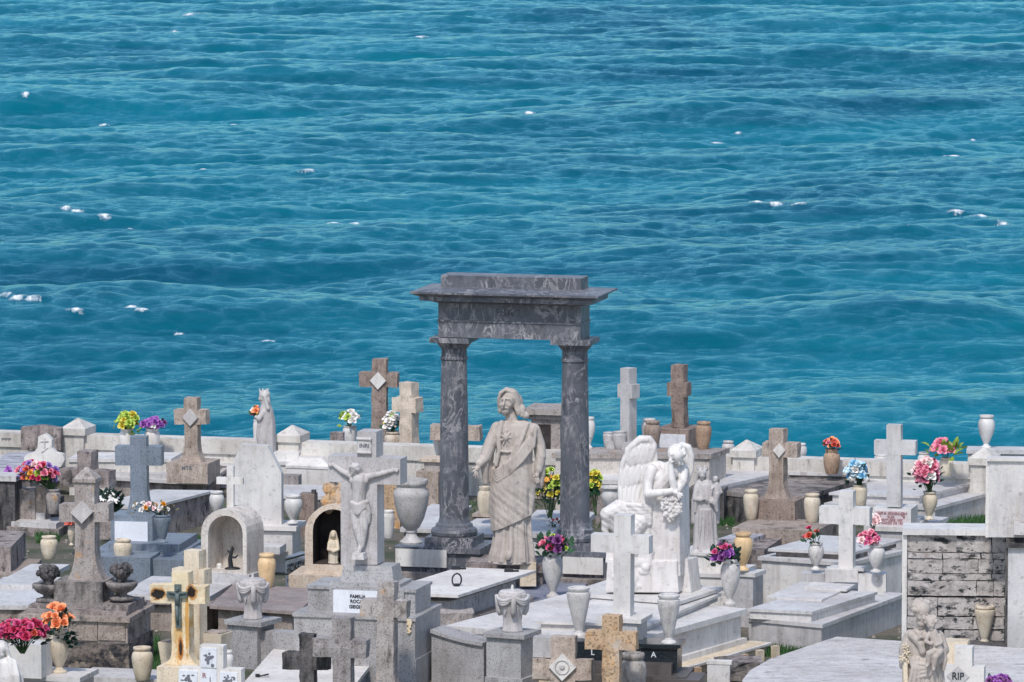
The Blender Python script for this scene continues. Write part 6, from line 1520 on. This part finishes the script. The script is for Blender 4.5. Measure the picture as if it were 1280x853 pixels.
s.e(450, 634, -4, 10.5, 7, 11); s.c([(445, 640, -6), (446, 654, -7)], [7, 6]); s.c([(455, 640, -6), (457, 655, -7)], [7, 5.5]); s.c([(460, 628, -8), (463, 640, -7), (462, 652, -5)], [3.4, 3, 2.4]); s.e(461, 627, -9, 3.2, 3, 3.2)
s.c([(446, 640, -6), (447, 660, -8), (452, 680, -6)], [6.2, 5, 3.6]); s.c([(454, 640, -6), (457, 660, -9), (454, 682, -8)], [6.2, 5.2, 3.6])
s.c([(453, 682, -8), (451, 690, -12)], [3.4, 2.6])
# the figure is built facing the viewer; turn it to lie flat on the turned cross
fig = s.done('figure', M['statuegrey'], CX.t, .6, 1, None, None, cc)
b = B(); a = CX.L(443, 697, .40); e = CX.L(459, 690, .40); box(b, a.x, e.x, .26, .41, a.z, e.z, .01); part('footrest', b, M['statuegrey'], CX.t, .008)

# --- veiled statue seen from the side, back left
s = Sculpt(333, 580, .34, .0)
fk = lambda a, u: 1 + .035 * math.sin(7 * a + 1) + .02 * math.sin(13 * a)
s.loft([(494, 332, 0, 5, 6, 0), (505, 332.5, 0, 6, 7, 0), (514, 333, 0, 8.5, 9, 0), (526, 333.5, 0, 10.5, 10, 0), (550, 333.5, 0, 11, 11, 0), (580, 333, 0, 12, 12, 0)], 60, fk)
s.head(330, 497, -2, 8, -70, 8, 0, False, 'veil')
for k in range(7): s.c([(330 + 5 * math.cos(k * .9), 490.5, -1 + 4.6 * math.sin(k * .9)), (330 + 5.6 * math.cos(k * .9), 486.5, -1 + 5 * math.sin(k * .9))], [1.4, .8], 6)
s.c([(331, 515, -6), (324, 524, -9), (321, 522, -10)], [4, 3.6, 2.6]); s.c([(325, 528, -6), (323, 545, -4), (325, 560, -2)], [3.4, 3, 2])
VS = s.done('statue', M['statuegrey'], None, .65, 1)
tag(VS, 'grey veiled statue turned sideways above the clipped headstone by the sea', 'statue', 'carved statues among the tombs')
# --- small saint in the dark-lined niche
c = NB.t.matrix_basis @ NB.L(416.5, 710, .12); s = Sculpt(416, 711, 0); s.loc = c; s.s = mpp(c)
s.loft([(676, 416, 0, 4, 3.4, 0), (680, 416, 0, 6.4, 4.6, 0), (692, 416, 0, 6.2, 4.6, 0), (702, 416, 0, 6, 5, 0), (711, 416, 0, 7.6, 6, 0)], 48, lambda a, u: 1 + .06 * math.sin(8 * a))
s.head(416, 670, -1, 5, -8, 8, 0, False, 'veil'); s.c([(411, 680, -2), (410, 688, -5), (416, 690, -7)], [2.4, 2.2, 1.6]); s.c([(421, 680, -2), (422, 688, -5), (416, 691, -7)], [2.4, 2.2, 1.6])
SN = s.done('statue', M['creamvase'], None, .5, 1); tag(SN, 'tiny cream saint figure standing in the dark-lined tan niche', 'statue', 'carved statues among the tombs')
# --- broken dark figure and stub in the pale niche
c = NA.t.matrix_basis @ NA.L(290, 713, .15); s = Sculpt(289, 713, 0); s.loc = c; s.s = mpp(c)
s.e(289, 711, 0, 10, 6, 2.4); s.c([(287, 708, 0), (286, 698, 0), (288, 689, 0), (289, 684, 0)], [3.2, 2.6, 2.2, 1.2]); s.c([(287, 697, 0), (293, 697, -2), (296, 694, -2)], [1.7, 1.3, .8]); s.c([(286, 692, 0), (283, 688, -1)], [1.3, .8]); s.c([(288, 690, 0), (291, 686, 0)], [1.3, .8])
BF = s.done('broken_figure', M['iron'], None, .45, 1); tag(BF, 'dark broken figure stump inside the pale rounded niche', 'figurine')
c = NA.t.matrix_basis @ NA.L(273, 713, .18)
b = B(); lathe(b, [(0, 0), (.03, 0), (.032, .06), (.02, .075), (0, .08)], 14); solo('candle_stub', b, M['bright'], 'short white candle stub in the pale rounded niche', 'candle', c)
# --- hooded figure cut by the bottom left corner
s = Sculpt(4, 905, .0, .0)
s.loft([(822, 4, 0, 8, 8, 0), (828, 4, 0, 18, 11, 0), (845, 4, 0, 24, 14, 0), (905, 4, 0, 28, 17, 0)], 80, lambda a, u: 1 + .05 * math.sin(10 * a + u) + .025 * math.sin(17 * a))
s.head(2, 815, -4, 11.5, -14, 14, 0, False, 'veil')
for k in range(5): s.c([(12 + k * 2, 824 + k, -8), (16 + k * 2, 845, -13), (14 + k * 3, 880, -13)], [2.4, 2.4, 2.2])
HS = s.done('statue', M['statuewhite'], None, .7, 1); tag(HS, 'pale hooded statue cut by the bottom left corner', 'statue', 'carved statues among the tombs')
